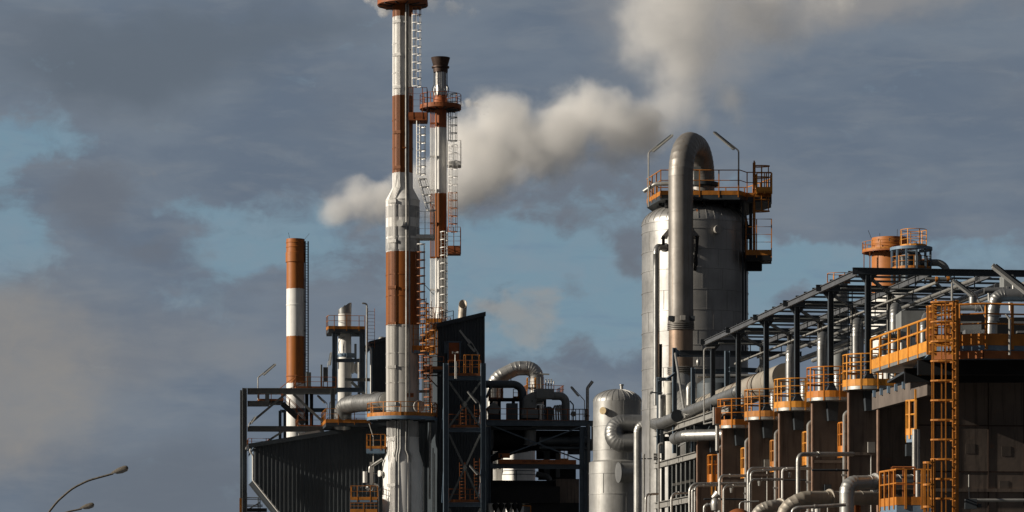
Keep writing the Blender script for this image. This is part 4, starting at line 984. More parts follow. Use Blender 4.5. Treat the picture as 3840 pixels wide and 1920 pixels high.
for i, (x, y0, m, lab) in enumerate(((2025, 1520, CHROME, 'short pale silencer right of the grey fan hood'), (2058, 1530, DK, 'dark drum right of the pale silencer on the pipe deck'), (2085, 1500, GALV, 'bright tangled pipework left of the fan outlet elbow'))):
    t = T('silencer' if i < 2 else 'small_pipework', MP.at(x, 1577, 4), lab, 'pipe' if i == 2 else 'drum')
    if i < 2: obj('shell', MB().lathe([(.38, MP.at(x, 1577, 4).z), (.38, MP.at(x, y0, 4).z), (.2, MP.at(x, y0 - 5, 4).z)], MP.at(x, 0, 4), 16), m, t); obj('lid', MB().lathe([(.42, MP.at(x, y0 + 3, 4).z), (.42, MP.at(x, y0, 4).z)], MP.at(x, 0, 4), 16), m, t)
    else:
        for j in range(4): obj('pipe', MB().tube([MP.at(x - 8 + j * 9, 1577, 4), MP.at(x - 10 + j * 9, 1535 - j * 3, 4), MP.at(x - 2 + j * 9, 1515, 4), MP.at(x + 8 + j * 6, 1545, 4)], .09, 8, bend=.25), GALV, t)
bt = T('ground_pipework', MP.at(1880, 1900, -2), 'row of white upright pipes with black hanging valves at the bottom of the frame', 'pipe')
for x, r in ((1840, .32), (1868, .25), (1888, .22), (1915, .2)): obj('pipe', MB().tube([MP.at(x, 2100, -1), MP.at(x, 1888, -1)], r, 12), WHITEP, bt)
for x in (1858, 1880, 1905, 1930, 1948): obj('valve', MB().lathe([(.02, MP.at(x, 1925, -1.4).z), (.28, MP.at(x, 1900, -1.4).z), (.3, MP.at(x, 1892, -1.4).z), (.1, MP.at(x, 1884, -1.4).z)], MP.at(x, 0, -1.4), 12), BLACK, bt)
obj('handrail', MB().tube([MP.at(1925, 1897, -1.5), MP.at(1990, 1897, -1.5)], .05, 6).tube([MP.at(1990, 1897, -1.5), MP.at(1990, 1990, -1.5)], .05, 6), ORANGE, bt)

# ================================================================== silver tank left of the big tower
TZ = 215; kT = TZ / F
cT = V((xx(2315, TZ), TZ, 0))
TANKM = mat('tank_cladding', (.46, .455, .435), .46, .55, .25, .8, streak=.45, bump=.1, bands=.8, dirt=(.2, .18, .15))
tk = T('silver_tank', cT, 'lower domed silver tank with a thick bent duct left of the big tower', 'tank')
def dome(r, z0, h, n=9): return [(r * math.cos(R(90 * i / n)), z0 + h * math.sin(R(90 * i / n))) for i in range(n)] + [(.02, z0 + h)]
def shell_prof(secs, seams, k_, Z, lip=.03):
    pr = []
    pts = sorted([(y, r) for y, r in secs], key=lambda a: -a[0])
    def rad(y):
        for (y0, r0), (y1, r1) in zip(pts[:-1], pts[1:]):
            if y0 >= y >= y1: return r0 + (r1 - r0) * (y0 - y) / max(1e-6, y0 - y1)
        return pts[-1][1]
    ev = [(y, r * k_, 0) for y, r in pts] + [(y, rad(y) * k_, 1) for y in seams]
    for y, r, s_ in sorted(ev, key=lambda a: -a[0]):
        z = zy(y, Z)
        if s_: pr += [(r, z - .02), (r + lip, z - .015), (r + lip, z + .05), (r, z + .055)]
        else: pr.append((r, z))
    return pr
pr = shell_prof([(2330, 106), (1735, 106), (1728, 91), (1508, 91)], [1690, 1600, 1778, 1855, 1930, 2000], kT, TZ)
obj('shell', MB().lathe(pr + dome(91 * kT, zy(1507, TZ), 47 * kT)[0:], cT, 56), TANKM, tk)
b = MB()
for j in range(24):
    a = 2 * math.pi * j / 24; u = V((math.cos(a), math.sin(a), 0))
    dp_ = dome(91 * kT, zy(1507, TZ), 47 * kT)
    for (r0, z0), (r1, z1) in zip(dp_[:-1], dp_[1:]): b.bar(cT + u * (r0 + .005) + UP * z0, cT + u * (r1 + .005) + UP * (z1 + .01), .04, .03)
obj('dome_seams', b, TANKM, tk)
obj('top_vent', MB().tube([W(2331, 1462, TZ), W(2331, 1446, TZ)], .12, 10).tube([W(2331, 1446, TZ), W(2331, 1441, TZ)], .17, 10), GALV, tk)
ang = R(-122); u = V((math.cos(ang), math.sin(ang), 0)); c = cT + u * (90 * kT) + UP * zy(1546, TZ)
nz = obj('nozzle', MB().tube([c - u * .2, c + u * .30], .25, 18), ALU, tk); obj('cover', MB().tube([c + u * .30, c + u * .36], .27, 18), mat('ochre_cover', (.55, .42, .22), .6, 0, .3, 4, rust=.2), tk)
ang = R(-95)
for y0, y1, dx in ((1508, 1600, 20), (1690, 1600, -30), (1735, 1690, 35), (1778, 1735, 10), (1855, 1778, -55), (1930, 1855, 30)):
    rr = 91 if y0 < 1730 else 106; p = cT + V((dx * kT, -math.sqrt(rr * rr - dx * dx) * kT - .012, 0))
    obj('panel_seam', MB().bar(p + UP * zy(y0, TZ), p + UP * zy(y1, TZ), .03, .025), ALUD, tk)
t = T('bent_duct', W(2310, 1620, TZ - 5), 'thick dark grey segmented U bend duct before the silver tank', 'duct')
BZ = TZ - 4.2
obj('duct', MB().tube([W(2440, 1592, BZ), W(2303, 1590, BZ), W(2303, 1661, BZ - .4), W(2440, 1661, BZ - .4)], 36 * BZ / F, 28, bend=35.4 * BZ / F, bseg=6, seam=.9, lip=.009), ALUD, t)
obj('band', MB().tube([W(2384, 1661, BZ - .4), W(2390, 1661, BZ - .4)], 37.5 * BZ / F, 26), ALUD, t)
t = T('white_nozzle_drum', W(2350, 1772, TZ - 3.6), 'short white horizontal drum with flat end below the U bend duct', 'drum')
obj('body', MB().tube([W(2322, 1772, TZ - 3.9), W(2440, 1772, TZ - 3.2)], 37 * kT * .98, 28), ALU, t); obj('end_flange', MB().tube([W(2318.5, 1772, TZ - 3.92), W(2322, 1772, TZ - 3.9)], 38 * kT, 28), ALUD, t)
t = T('elbow_pipe', W(2390, 1900, TZ - 12), 'slender silver pipe bending down in front of the silver tank', 'pipe')
obj('pipe', MB().tube([W(2475, 1589, 203), W(2391, 1591, 203), W(2391, 1700, 203), V((xx(2391, 203), 203, 0))], 15 * 203 / F, 20, bend=30 * 203 / F, seam=1.6, lip=.02), ALU, t); obj('saddle', MB().box(V((xx(2391, 203), 203, 1)), .7, .7, 2), CONC, t)

# ================================================================== big silver tower
WZ = 195; kW = WZ / F
cW = V((xx(2606, WZ), WZ, 0))
tw = T('process_tower', cW, 'biggest silver tower with thick riser pipe arching over its railed top', 'tower')
RT = 199 * kW
TOWM = mat('weathered_tower_cladding', (.47, .46, .44), .42, .6, .3, .55, streak=.45, bump=.10, bands=.75, dirt=(.16, .14, .11))
pr = shell_prof([(2376, 199), (846, 199)], [1540, 1465, 1390, 1310, 1255, 1180, 1105, 1027, 955, 880, 848], kW, WZ)
obj('shell', MB().lathe(pr + dome(RT, zy(845, WZ), 84 * kW, 12), cW, 72), TOWM, tw)
b = MB()
for i, (y0, y1) in enumerate(((1540, 1465), (1465, 1390), (1390, 1310), (1310, 1255), (1255, 1180), (1180, 1105), (1105, 1027), (1027, 955), (955, 880))):
    for dx in range(-180 + (i * 53) % 70, 190, 78):
        p = cW + V((dx * kW, -math.sqrt(199 ** 2 - dx * dx) * kW - .015, 0)); obj('panel_seam', MB().bar(p + UP * zy(y0, WZ), p + UP * zy(y1, WZ), .025, .012), TOWM, tw)
b = MB(); dp_ = dome(RT, zy(845, WZ), 84 * kW, 12)
for j in range(40):
    a = 2 * math.pi * j / 40; u = V((math.cos(a), math.sin(a), 0))
    for (r0, z0), (r1, z1) in zip(dp_[:-2], dp_[1:-1]): b.bar(cW + u * (r0 + .005) + UP * z0, cW + u * (r1 + .005) + UP * (z1 + .01), .045, .03)
obj('dome_seams', b, TOWM, tw)
a = R(-70); u = V((math.cos(a), math.sin(a), 0)); c = cW + u * RT + UP * zy(886, WZ)
obj('manhole', MB().tube([c - u * .1, c + u * .28], .25, 20).tube([c + u * .28, c + u * .38], .29, 20), GREYS, tw)
# riser
PZ = 189.6; r_ = 46.5 * PZ / F; p0 = V((xx(2553, PZ), PZ, 0)); p1 = V((xx(2634, 194.2), 194.2, 0))
span = (p1 - p0).length; zt = zy(476, PZ) - r_
rs = obj('riser', MB().tube([p0 + UP * zy(1200, PZ), p0 + UP * zt, p1 + UP * zt, p1 + UP * zy(770, 194)], r_, 36, bend=span / 2, bseg=9, seam=2.7, lip=.012), TAN, tw)
obj('lower_riser', MB().tube([p0 + UP * zy(1420, PZ), p0 + UP * zy(1235, PZ)], r_ * .98, 32, seam=2.0, lip=.012), mat('rust_stained_riser', (.36, .26, .19), .42, .5, .3, 1, streak=.6, rust=.2, dirt=(.12, .05, .02)), tw)
for y0, y1 in ((1240, 1212), (1405, 1376)):
    pr = []
    n = 4
    for i in range(n):
        za, zb_ = zy(y0 + (y1 - y0) * i / n, PZ), zy(y0 + (y1 - y0) * (i + 1) / n, PZ); h_ = zb_ - za
        pr += [(r_ * .98, za), (r_ * 1.10, za + h_ * .3), (r_ * 1.10, za + h_ * .7), (r_ * .98, zb_)]
    obj('bellows', MB().lathe(pr, p0, 32, caps=False), TAN, tw)
obj('collar', MB().lathe([(r_ * .98, zy(1213, PZ)), (r_ * 1.06, zy(1212, PZ)), (r_ * 1.06, zy(1190, PZ)), (r_, zy(1188, PZ))], p0, 32, caps=False), TAN, tw)
for dx in (-38, 4, 40): obj('lug', MB().box(p0 + V((dx * kW, -math.sqrt(max(.01, (r_ * 1.05) ** 2 - (dx * kW) ** 2)) - .1, zy(1197, PZ))), .32, .3, .3), GREYS if dx == 4 else DARKST, tw)
for sgn in (-1, 1):
    obj('support_bracket', MB().poly([p0 + V((sgn * r_, 0, zy(885, PZ))), p0 + V((sgn * (r_ + .42), 0, zy(885, PZ))), p0 + V((sgn * r_, 0, zy(858, PZ)))], V((0, 1, 0)), 1.6), TAN, tw)
    obj('support_strut', MB().bar(p0 + V((sgn * (r_ + .30), .5, zy(885, PZ))), p0 + V((sgn * (r_ + .22), 1.9, zy(925 if sgn < 0 else 1000, PZ))), .2), BLACK, tw)
obj('guide_frame', MB().bar(p0 + V((r_ + .2, -.2, zy(1000, PZ))), p0 + V((r_ + .2, -.2, zy(885, PZ))), .14), BLACK, tw)
# small side pipe
SZ = 189.8
obj('side_pipe', MB().tube([W(2505, 930, 191.6), W(2461, 925, SZ), W(2461, 1000, SZ), W(2461, 1470, SZ), W(2461, 1520, SZ)], 12.5 * SZ / F, 16, bend=.5, seam=2.2, lip=.02), ALUD, tw)
obj('pipe_flange', MB().tube([W(2492, 928, 191.2), W(2496, 928, 191.3)], 17 * SZ / F, 16), DARKST, tw)
obj('side_shade_beam', MB().ibeam(W(2474, 1560, 190.4), W(2476, 1290, 190.4), .2, .25, up=V((1, 0, 0))), BLACK, tw)
obj('conduit', MB().tube([W(2786, 1330, 192.6), W(2786, 752, 192.6)], .06, 8), DARKST, tw); obj('conduit', MB().tube([W(2796, 1330, 193), W(2796, 900, 193)], .05, 8), DARKST, tw)
obj('rust_drip', MB().poly([W(2611, 785, 191.7), W(2617, 785, 191.7), W(2613, 815, 191.55)], V((0, 1, 0)), .01), BROWNO, tw)
# top platform
zf = zy(734, 192)
pp = [V((xx(x, Z), Z, zf)) for x, Z in ((2478, 191.6), (2775, 191.6), (2800, 192.6), (2892, 192.6), (2892, 195.5), (2800, 199.5), (2470, 199.5), (2426, 195.6))]
e = obj('top_platform', MB().poly([V((p.x, p.y, zf - .3)) for p in pp], UP, .3), DARKST, tw)
rails(e, pp, 1.62, 1.25, ORANGE, toeh=.28, mid=1, closed=True, r=.035)
b = MB()
for x in (2500, 2560, 2640, 2720, 2780): obj('joist', MB().bar(V((xx(x, 192), 192, zf - .5)), V((xx(x, 192), 199, zf - .5)), .15, .3), BLACK, e)
for x in (2476, 2700): obj('platform_leg', MB().bar(W(x, 775, 193.5), W(x, 745, 193.5), .2), BLACK, tw)
obj('platform_strut', MB().bar(W(2745, 755, 193), W(2790, 820, 194), .18), DARKST, tw); obj('platform_strut', MB().bar(W(2788, 750, 192.5), W(2802, 850, 193.4), .12), GREYST, tw)
obj('rim_pipe', MB().tube([W(2415, 718, 191.6), W(2458, 690, 191.2), W(2510, 688, 191)], .14, 10, bend=.3), GALV, tw)
obj('nozzle_flange', MB().lathe([(r_ * 1.0, zy(700, 194)), (r_ * 1.35, zy(696, 194)), (r_ * 1.35, zy(685, 194)), (r_, zy(680, 194))], p1, 28, caps=False), DARKST, tw)
obj('top_gear', MB().box(W(2612, 660, 192.5), .35, .4, 1.2).box(W(2612, 632, 192.5), .5, .5, .2), GREYST, tw)
cage_ladder(tw, W(2829, 957, 192.6), 348 * kW, R(-8), ORANGE, w=.5, hoop=.74, cage0=162 * kW, depth=1.0, bars=4, sr=.045)
obj('ladder_backing', MB().bar(W(2828, 957, 193.0), W(2828, 610, 193.0), .18, .12, up=V((0, 1, 0))), BROWNO, tw)
boxdeck(tw, 2836, 2892, 722, 192.4, 1.0, .1, ORANGE, YELLOW, 1.2, toeh=.3, sp_=.5)
zl2 = zy(962, 193); lp = [V((xx(x, Z), Z, zl2)) for x, Z in ((2795, 194.5), (2798, 192.2), (2893, 192.2), (2893, 194.2))]
e = obj('ladder_platform', MB().poly([V((p.x, p.y, zl2 - .35)) for p in lp], UP, .35).poly([V((xx(2790, 193.6), 193.6, zl2 - .85)), V((xx(2858, 193.6), 193.6, zl2 - .85)), V((xx(2858, 193.6), 193.6, zl2 - .3)), V((xx(2790, 193.6), 193.6, zl2 - .3))], V((0, 1, 0)), .5), BLACK, tw)
rails(e, lp, 2.36, 1.0, ORANGE, toeh=.35, mid=3, r=.03)
obj('ladder_backing', MB().bar(W(2815, 955, 194), W(2815, 765, 194), .2), DARKST, tw); obj('junction_box', MB().box(W(2805, 870, 193.6), .5, .5, .9), DARKST, tw)
tube_lamp(W(2432, 775, 191.2), W(2432, 572, 191.2), W(2521, 502, 191.2), 'fluorescent lamp left of the riser pipe above the big tower', r=.05, wd=.20, start=.12)
tube_lamp(W(2770, 735, 192), W(2770, 565, 192), W(2678, 491, 192), 'fluorescent lamp right of the riser pipe above the big tower', r=.05, wd=.20, start=.12)
# ================================================================== furnace row on the right
X0, Y0, ST = xx(3255, 139), 139.0, 7.41
dR = V((-.13, 1, 0)); qR = V((.9916, .1289, 0))
def L_(i, lat, z=0): return V((X0 - .13 * ST * i + lat * qR.x, Y0 + ST * i + lat * qR.y, z))
class StPlane(Plane):
    def __init__(s, i): s.p = L_(i, 0)
def zs(i, y): return zy(y, Y0 + ST * i)
RYAW = math.atan2(qR.y, qR.x)
ZT, ZF = 17.50, 12.12
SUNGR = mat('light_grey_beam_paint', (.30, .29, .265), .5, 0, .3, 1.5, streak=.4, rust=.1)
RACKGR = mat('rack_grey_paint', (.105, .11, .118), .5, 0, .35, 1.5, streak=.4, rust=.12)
rack = T('pipe_rack_roof', L_(2.5, 0), 'open dark steel roof frame with purlins stepping down above the furnace row', 'steel frame')
for i in range(6):
    p = L_(i, 0)
    obj('column', MB().ibeam(V((p.x, p.y, ZF + .2)), V((p.x, p.y, ZT - .05)), .26, .26, up=qR), DARKST, rack)  # columns and cross beams painted dark to stand in for their shaded faces
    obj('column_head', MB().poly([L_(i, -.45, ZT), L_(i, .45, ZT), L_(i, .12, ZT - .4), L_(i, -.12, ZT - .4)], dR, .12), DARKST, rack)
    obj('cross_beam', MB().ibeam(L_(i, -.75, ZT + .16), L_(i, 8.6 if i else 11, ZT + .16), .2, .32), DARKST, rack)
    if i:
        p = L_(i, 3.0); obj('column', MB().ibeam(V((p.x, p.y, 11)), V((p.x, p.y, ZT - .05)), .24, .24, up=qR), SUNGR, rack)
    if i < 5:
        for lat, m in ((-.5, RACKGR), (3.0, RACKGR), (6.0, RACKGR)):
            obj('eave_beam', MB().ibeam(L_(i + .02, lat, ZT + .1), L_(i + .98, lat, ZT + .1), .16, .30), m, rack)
        for lat in (0, 3.0):
            obj('plan_brace', MB().bar(L_(i, lat, ZT - .08), L_(i + 1, lat + 3, ZT - .08), .14, .12), DARKST, rack)
        for f in (.25, .5, .75):
            obj('purlin', MB().bar(L_(i + f, -.5, ZT + .33), L_(i + f, 8.2, ZT + .31), .08, .10), DARKST, rack)
        for f, lat, r in ((.5, 1.2, .05), ):
            obj('tie_rod', MB().tube([L_(i + .5, -.4, ZT - .25), L_(i + .5, 8, ZT - .25)], .045, 6), GREYST, rack)
obj('cross_beam', MB().ibeam(L_(5.9, -.75, ZT + .1), L_(5.9, 7, ZT + .1), .2, .3), DARKST, rack)
# service pipes strung in the roof frame
for n_, (lat, zo, r, m, lab) in enumerate(((4.2, -.55, .10, GALV, 'thinner galvanised pipe slung under the roof frame'), (2.3, -.75, .07, SUNGR, 'thinnest grey pipe slung under the roof frame'), (5.2, -.9, .16, ALUD, 'thicker dull silver pipe slung under the roof frame'), (7.2, -.5, .12, ALU, 'brighter silver pipe farthest from the columns under the roof frame'))):
    t = T('rack_pipe', L_(2.5, lat, ZT + zo), lab, 'pipe', 'long pipes under the roof frame')
    obj('pipe', MB().tube([L_(-.5, lat, ZT + zo), L_(5.6, lat, ZT + zo)], r, 10, seam=2.4, lip=.06), m, t)
    for i in range(6): obj('hanger', MB().bar(L_(i, lat, ZT + zo), L_(i, lat, ZT), .05), DARKST, t)
t = T('valve_chain_ladder', L_(1.05, 2.2, 12), 'thin dark rung ladder hanging between the roof columns', 'ladder'); cage_ladder(t, L_(1.0, 1.0, 13.6), 4.2, R(-80), DARKST, w=.2, hoop=0, rung=.22)
ordn = ['smallest and farthest', 'fifth and second farthest', 'fourth', 'third', 'second', 'nearest full height']
# wall fins
for i in range(6):
    k_ = 5 - i
    lab = ['rusty brown wall fin under the nearest round pod left of the sloped walkway', 'rusty brown wall fin second back from the walkway', 'rusty brown wall fin third back from the walkway', 'rusty brown wall fin fourth back from the walkway', 'rusty brown wall fin fifth back, under the leftmost round pod', 'lowest rusty brown wall fin at the far left end of the furnace row'][i]
    t = T('wall_fin', L_(i, 2, 0), lab, 'wall', 'rusty wall fins of the furnace row')
    p = L_(i, -.93)
    z1 = ZF - .02 if i < 5 else 12.0
    obj('panel', MB().bar(L_(i, -.93, z1 / 2), L_(i, 5.5, z1 / 2), .22, z1), RUSTM, t)
    obj('edge', MB().bar(L_(i - .008, -.99, z1 / 2), L_(i - .008, -.93, z1 / 2), .30, z1), RUSTE, t)  # lighter strip carrying the sunlit edge in its colour
    obj('stiffener', MB().bar(L_(i, -.9, 9.0) - dR * .16, L_(i, 5, 9.0) - dR * .16, .1, .14), RUSTM, t)
    # corbel bracket that carries the roof column
    c = obj('corbel', MB().poly([L_(i, -.30, ZF + .25) - dR * .5, L_(i, .30, ZF + .25) - dR * .5, L_(i, .30, ZF - .0) - dR * .5, L_(i, .22, ZF - 1.1) - dR * .5, L_(i, -.22, ZF - 1.1) - dR * .5, L_(i, -.30, ZF) - dR * .5], dR, .38), DARKST, t)
    b = MB(); b.poly([L_(i, -.11, ZF + .75), L_(i, .11, ZF + .75), L_(i, .36, ZF + .22), L_(i, -.36, ZF + .22)], -dR, .3); obj('corbel_head', b, DARKST, c)
t = T('furnace_body', L_(2.5, 5, 0), 'big dark furnace casing filling the space behind the rusty wall fins', 'furnace')
obj('casing', MB().add([L_(-.3, 2.2, 0), L_(5.2, 2.2, 0), L_(5.2, 11, 0), L_(-.3, 11, 0), L_(-.3, 2.2, 11.6), L_(5.2, 2.2, 11.6), L_(5.2, 11, 11.6), L_(-.3, 11, 11.6)], [(0, 1, 2, 3), (4, 5, 6, 7), (0, 1, 5, 4), (1, 2, 6, 5), (2, 3, 7, 6), (3, 0, 4, 7)]), RUSTM, t)
obj('top_plate', MB().add([L_(-.3, 1.0, 11.75), L_(5.2, 1.0, 11.75), L_(5.2, 11, 11.75), L_(-.3, 11, 11.75)], [(0, 1, 2, 3)]), DARKST, t)
# round pods on the fins
podlab = ['nearest round amber railed pod beside the sloped walkway', 'second round amber railed pod back from the walkway', 'middle round amber railed pod of the row of five', 'fourth round amber railed pod, second from the left end', 'leftmost round railed pod carrying a grey junction box']
for i in range(5):
    t = T('railed_pod', L_(i, 0, ZF), podlab[i], 'platform', 'round railed pods on the furnace row')
    R_ = 1.15; cc = L_(i, -.10, ZF + .02) - dR * .25
    pts = []
    for j in range(13):
        a = R(95 + 175 * j / 12); pts.append(cc + qR * math.cos(a) * R_ + dR * math.sin(a) * R_)
    pts = [L_(i, .95, ZF + .02) + dR * .9] + pts + [L_(i, .95, ZF + .02) - dR * 1.40]
    fl = obj('floor', MB().poly([p - UP * .16 for p in pts], UP, .16), GALV, t)
    rails(fl, pts, 1.5, .85, [YELLOW, AMBER3, YELLOW, AMBER2, AMBER3][i], toeh=.32, mid=2, r=.032, w=.06)
    obj('inner_rail', MB().tube([p + UP * .75 for p in pts[1:9]], .03, 6), ORANGE, fl)
    rails(fl, [L_(i, .95, ZF + .02) + dR * .9, L_(i, .95, ZF + .02) + dR * 4.2], 1.4, 1.6, ORANGE, toeh=.3)
    # U-bend pipes behind the pods
    if i < 4:
        u_ = T('u_bend_pipe', L_(i + .1, 1.5, ZF), ['inverted U silver pipe behind the nearest round pod', 'inverted U silver pipe behind the second round pod', 'inverted U silver pipe behind the middle round pod', 'inverted U silver pipe behind the fourth round pod'][i], 'pipe', 'inverted U pipes above the furnace')
        a, c2 = L_(i + .1, 1.5), L_(i + .32, 2.05); zt2 = 16.1
        obj('pipe', MB().tube([a + UP * 11.7, a + UP * zt2, c2 + UP * zt2, c2 + UP * 11.7], .25, 18, bend=.75, bseg=7, seam=1.5, lip=.03), ALUD, u_)
        obj('flange', MB().tube([a + UP * 12.9, a + UP * 13.0], .34, 16), GALV, u_); obj('flange', MB().tube([c2 + UP * 13.1, c2 + UP * 13.2], .34, 16), GALV, u_)
        e_ = T('elbow_pipe', L_(i + .25, .9, ZF), ['small bent silver pipe beside the nearest inverted U', 'small bent silver pipe beside the second inverted U', 'small bent silver pipe beside the third inverted U', 'small bent silver pipe beside the farthest inverted U'][i], 'pipe', 'small bent pipes above the furnace')
        obj('pipe', MB().tube([L_(i + .3, .9, 11.8), L_(i + .3, .9, 13.6), L_(i + .6, 1.5, 13.9), L_(i + .85, 1.6, 13.2)], .2, 14, bend=.4, seam=1.0, lip=.03), ALU, e_); obj('bracket', MB().box(L_(i + .3, .9, 12.4), .5, .5, .08), DARKST, e_)
jb = T('junction_box', L_(4.1, -1.0, 12.6), 'tall grey junction box at the left edge of the leftmost round pod', 'electrical box')
SP4 = StPlane(4); a, c = SP4.at(2672, 1585, -1.6), SP4.at(2704, 1535, -1.6)
obj('box', MB().box((a + c) / 2, .42, .35, 1.0, RYAW), GREYS, jb); obj('door', MB().box((a + c) / 2 + V((.06, -.2, 0)), .28, .05, .9, RYAW), BROWNO, jb)
obj('conduit', MB().tube([SP4.at(2690, 1580, -1.6), SP4.at(2690, 1690, -1.6)], .12, 10), GALV, jb); obj('cone', MB().tube([SP4.at(2690, 1690, -1.6), SP4.at(2693, 1700, -1.6)], .12, 10, r2=.05), DARKST, jb)
# low landings between the fins
ll = ['low amber landing peeping out left of the nearest full wall fin', 'low amber landing left of the second wall fin', 'low amber landing left of the third wall fin', 'low amber landing left of the fourth wall fin', 'low amber landing with open ladder rails left of the fifth fin']
for i in range(5):
    t = T('low_landing', L_(i + .25, -1, 8.8), ll[i], 'platform', 'low amber landings between the fins')
    z = 9.0; w0 = -1.22 if i < 4 else -1.62
    pts = [L_(i + .11, w0, z), L_(i + .05, w0, z), L_(i + .03, w0 + .1, z), L_(i + .02, -.85, z)]
    fl = obj('floor', MB().poly([p - UP * .15 for p in pts] + [L_(i + .11, -.85, z - .15)], UP, .15), YELLOW, t)
    rails(fl, pts, 1.5, .3, [AMBER3, YELLOW, AMBER2, YELLOW, AMBER3][i], toeh=.4, mid=1, r=.04, w=.08)
    if i == 4:
        for s_ in (.1, .3, .5): obj('upright', MB().bar(L_(4.04, -1.6 + s_, 8.2), L_(4.04, -1.6 + s_, 10.2), .08), YELLOW, fl)
    t = T('drain_pipe', L_(i + .1, -1.0, 5), ['thin grey drain pipe hooked on the left edge of the nearest full fin', 'thin grey drain pipe hooked on the second fin edge', 'thin grey drain pipe hooked on the third fin edge', 'thin grey drain pipe hooked on the fourth fin edge', 'thin grey drain pipe hooked on the fifth fin edge'][i], 'pipe', 'thin drain pipes on the fin edges')
    obj('pipe', MB().tube([L_(i + .02, -1.12, 4), L_(i + .02, -1.12, 10.9), L_(i + .02, -.8, 11.1)], .075, 8, bend=.25), GALV, t); obj('clip', MB().box(L_(i + .02, -1.1, 8.0), .26, .2, .08), GALV, t); obj('clip', MB().box(L_(i + .02, -1.1, 6.2), .26, .2, .08), GALV, t)

BROWNJ = mat('dark_joint_rust', (.06, .035, .025), .8, 0, .4, 2)
# nearer, bigger fins under the walkway
for i, x, lab in ((-.77, 3295, 'broad rusty wall fin under the start of the sloped walkway'), (-1.63, 3437, 'largest rusty wall behind the tall caged ladder')):
    t = T('wall_fin', L_(i, 0, 0), lab, 'wall')
    z1 = 11.0 if i > -1 else 11.74
    obj('panel', MB().bar(L_(i, -.98, z1 / 2), L_(i, 6.5 if i < -1 else 1.6, z1 / 2), .22, z1), RUSTM, t)
    obj('edge', MB().bar(L_(i - .01, -1.06, z1 / 2), L_(i - .01, -.98, z1 / 2), .30, z1), RUSTE, t)
    obj('stiffener', MB().bar(L_(i, -.9, 6.8) - dR * .16, L_(i, 1.5 if i > -1 else 6, 6.8) - dR * .16, .1, .14), RUSTM, t)
for i, lat1, nm in ((-1.63, 6.2, 'largest'),):
    w_ = [o for o in bpy.data.objects if o.get('label') == 'largest rusty wall behind the tall caged ladder'][0]
    for z in (3.2, 5.3, 7.6, 9.6): obj('panel_joint', MB().bar(L_(i, -.9, z) - dR * .115, L_(i, lat1, z) - dR * .115, .02, .05), BROWNJ, w_)
    for lat in (.6, 2.2, 3.8, 5.4): obj('panel_joint', MB().bar(L_(i, lat, .1) - dR * .117, L_(i, lat, 11.7) - dR * .117, .05, .02), BROWNJ, w_)
    for lat, z in ((1.4, 8.6), (3.0, 8.5), (2.9, 7.0), (4.6, 6.4)): obj('patch_plate', MB().box(L_(i, lat, z) - dR * .112, .42, .012, .42, RYAW), CONC, w_)
hd = T('header_beam', L_(-1.2, -.95, 11), 'weathered brown lintel beam with blue cleats under the sloped walkway', 'beam')
obj('lintel', MB().bar(L_(-.70, -1.0, 11.1), L_(-1.95, -1.0, 11.1), .3, .75), CONC, hd)
for f in (-.78, -.95, -1.12, -1.29, -1.46): obj('cleat', MB().box(L_(f, -1.2, 11.42), .12, .2, .3), PALEST, hd)
# walkway from the pods to the big platform
def Lx(x, y, z=12.0):                          # on the level z, at the photo point
    Zd = (z - CZ) * F / (HY - y); return V((xx(x, Zd), Zd, z))
wk = T('walkway', L_(-1.3, -.5, 12), 'bright amber railed walkway sloping up in view to the caged ladder', 'platform')
w0, w1 = Lx(3268, 1386), Lx(3482, 1316)
n_ = V((.99, .13, 0))
fl = obj('floor', MB().poly([p - UP * .14 for p in (w0, w1, w1 + n_ * 1.2, w0 + n_ * 1.2)], UP, .14), GALV, wk)
rails(fl, [w0, w1], 1.32, 1.6, YELLOW, toeh=.42, r=.045, w=.10); rails(fl, [w0 + n_ * 1.2, w1 + n_ * 1.2], 1.32, 1.6, BROWNO, toeh=.3, r=.04, w=.09)
rails(fl, [w0, w0 + n_ * 1.2], 1.32, 1.2, ORANGE, toeh=.42, r=.04)
# big platform at the right edge
bp = T('end_platform', Lx(3690, 1295), 'large orange railed end platform above black shade at the right edge', 'platform')
A, B, C = Lx(3494, 1300), Lx(3688, 1294), Lx(3990, 1300)
D_, E_ = C + V((3, 14, 0)), A + V((.6, 12, 0))
fl = obj('floor', MB().poly([p - UP * .2 for p in (A, B, C, D_, E_)], UP, .2), PALEST, bp)
rails(fl, [A, B, C], 1.62, 1.05, ORANGE, toeh=.46, mid=2, r=.045, w=.10)
fb = obj('fascia', MB().bar(A - UP * .37, B - UP * .37, .14, .30).bar(B - UP * .37, C - UP * .37, .14, .30), BROWNO, bp)
for o_ in (4, 8): obj('underbeam', MB().bar(A + V((0, o_, -.5)), C + V((0, o_, -.5)), .3, .6), BLACK, bp)
obj('hook_post', MB().tube([B + V((1.0, -.15, -.4)), B + V((1.0, -.15, 1.0)), B + V((.85, -.1, 1.2))], .05, 8), GALV, fl)
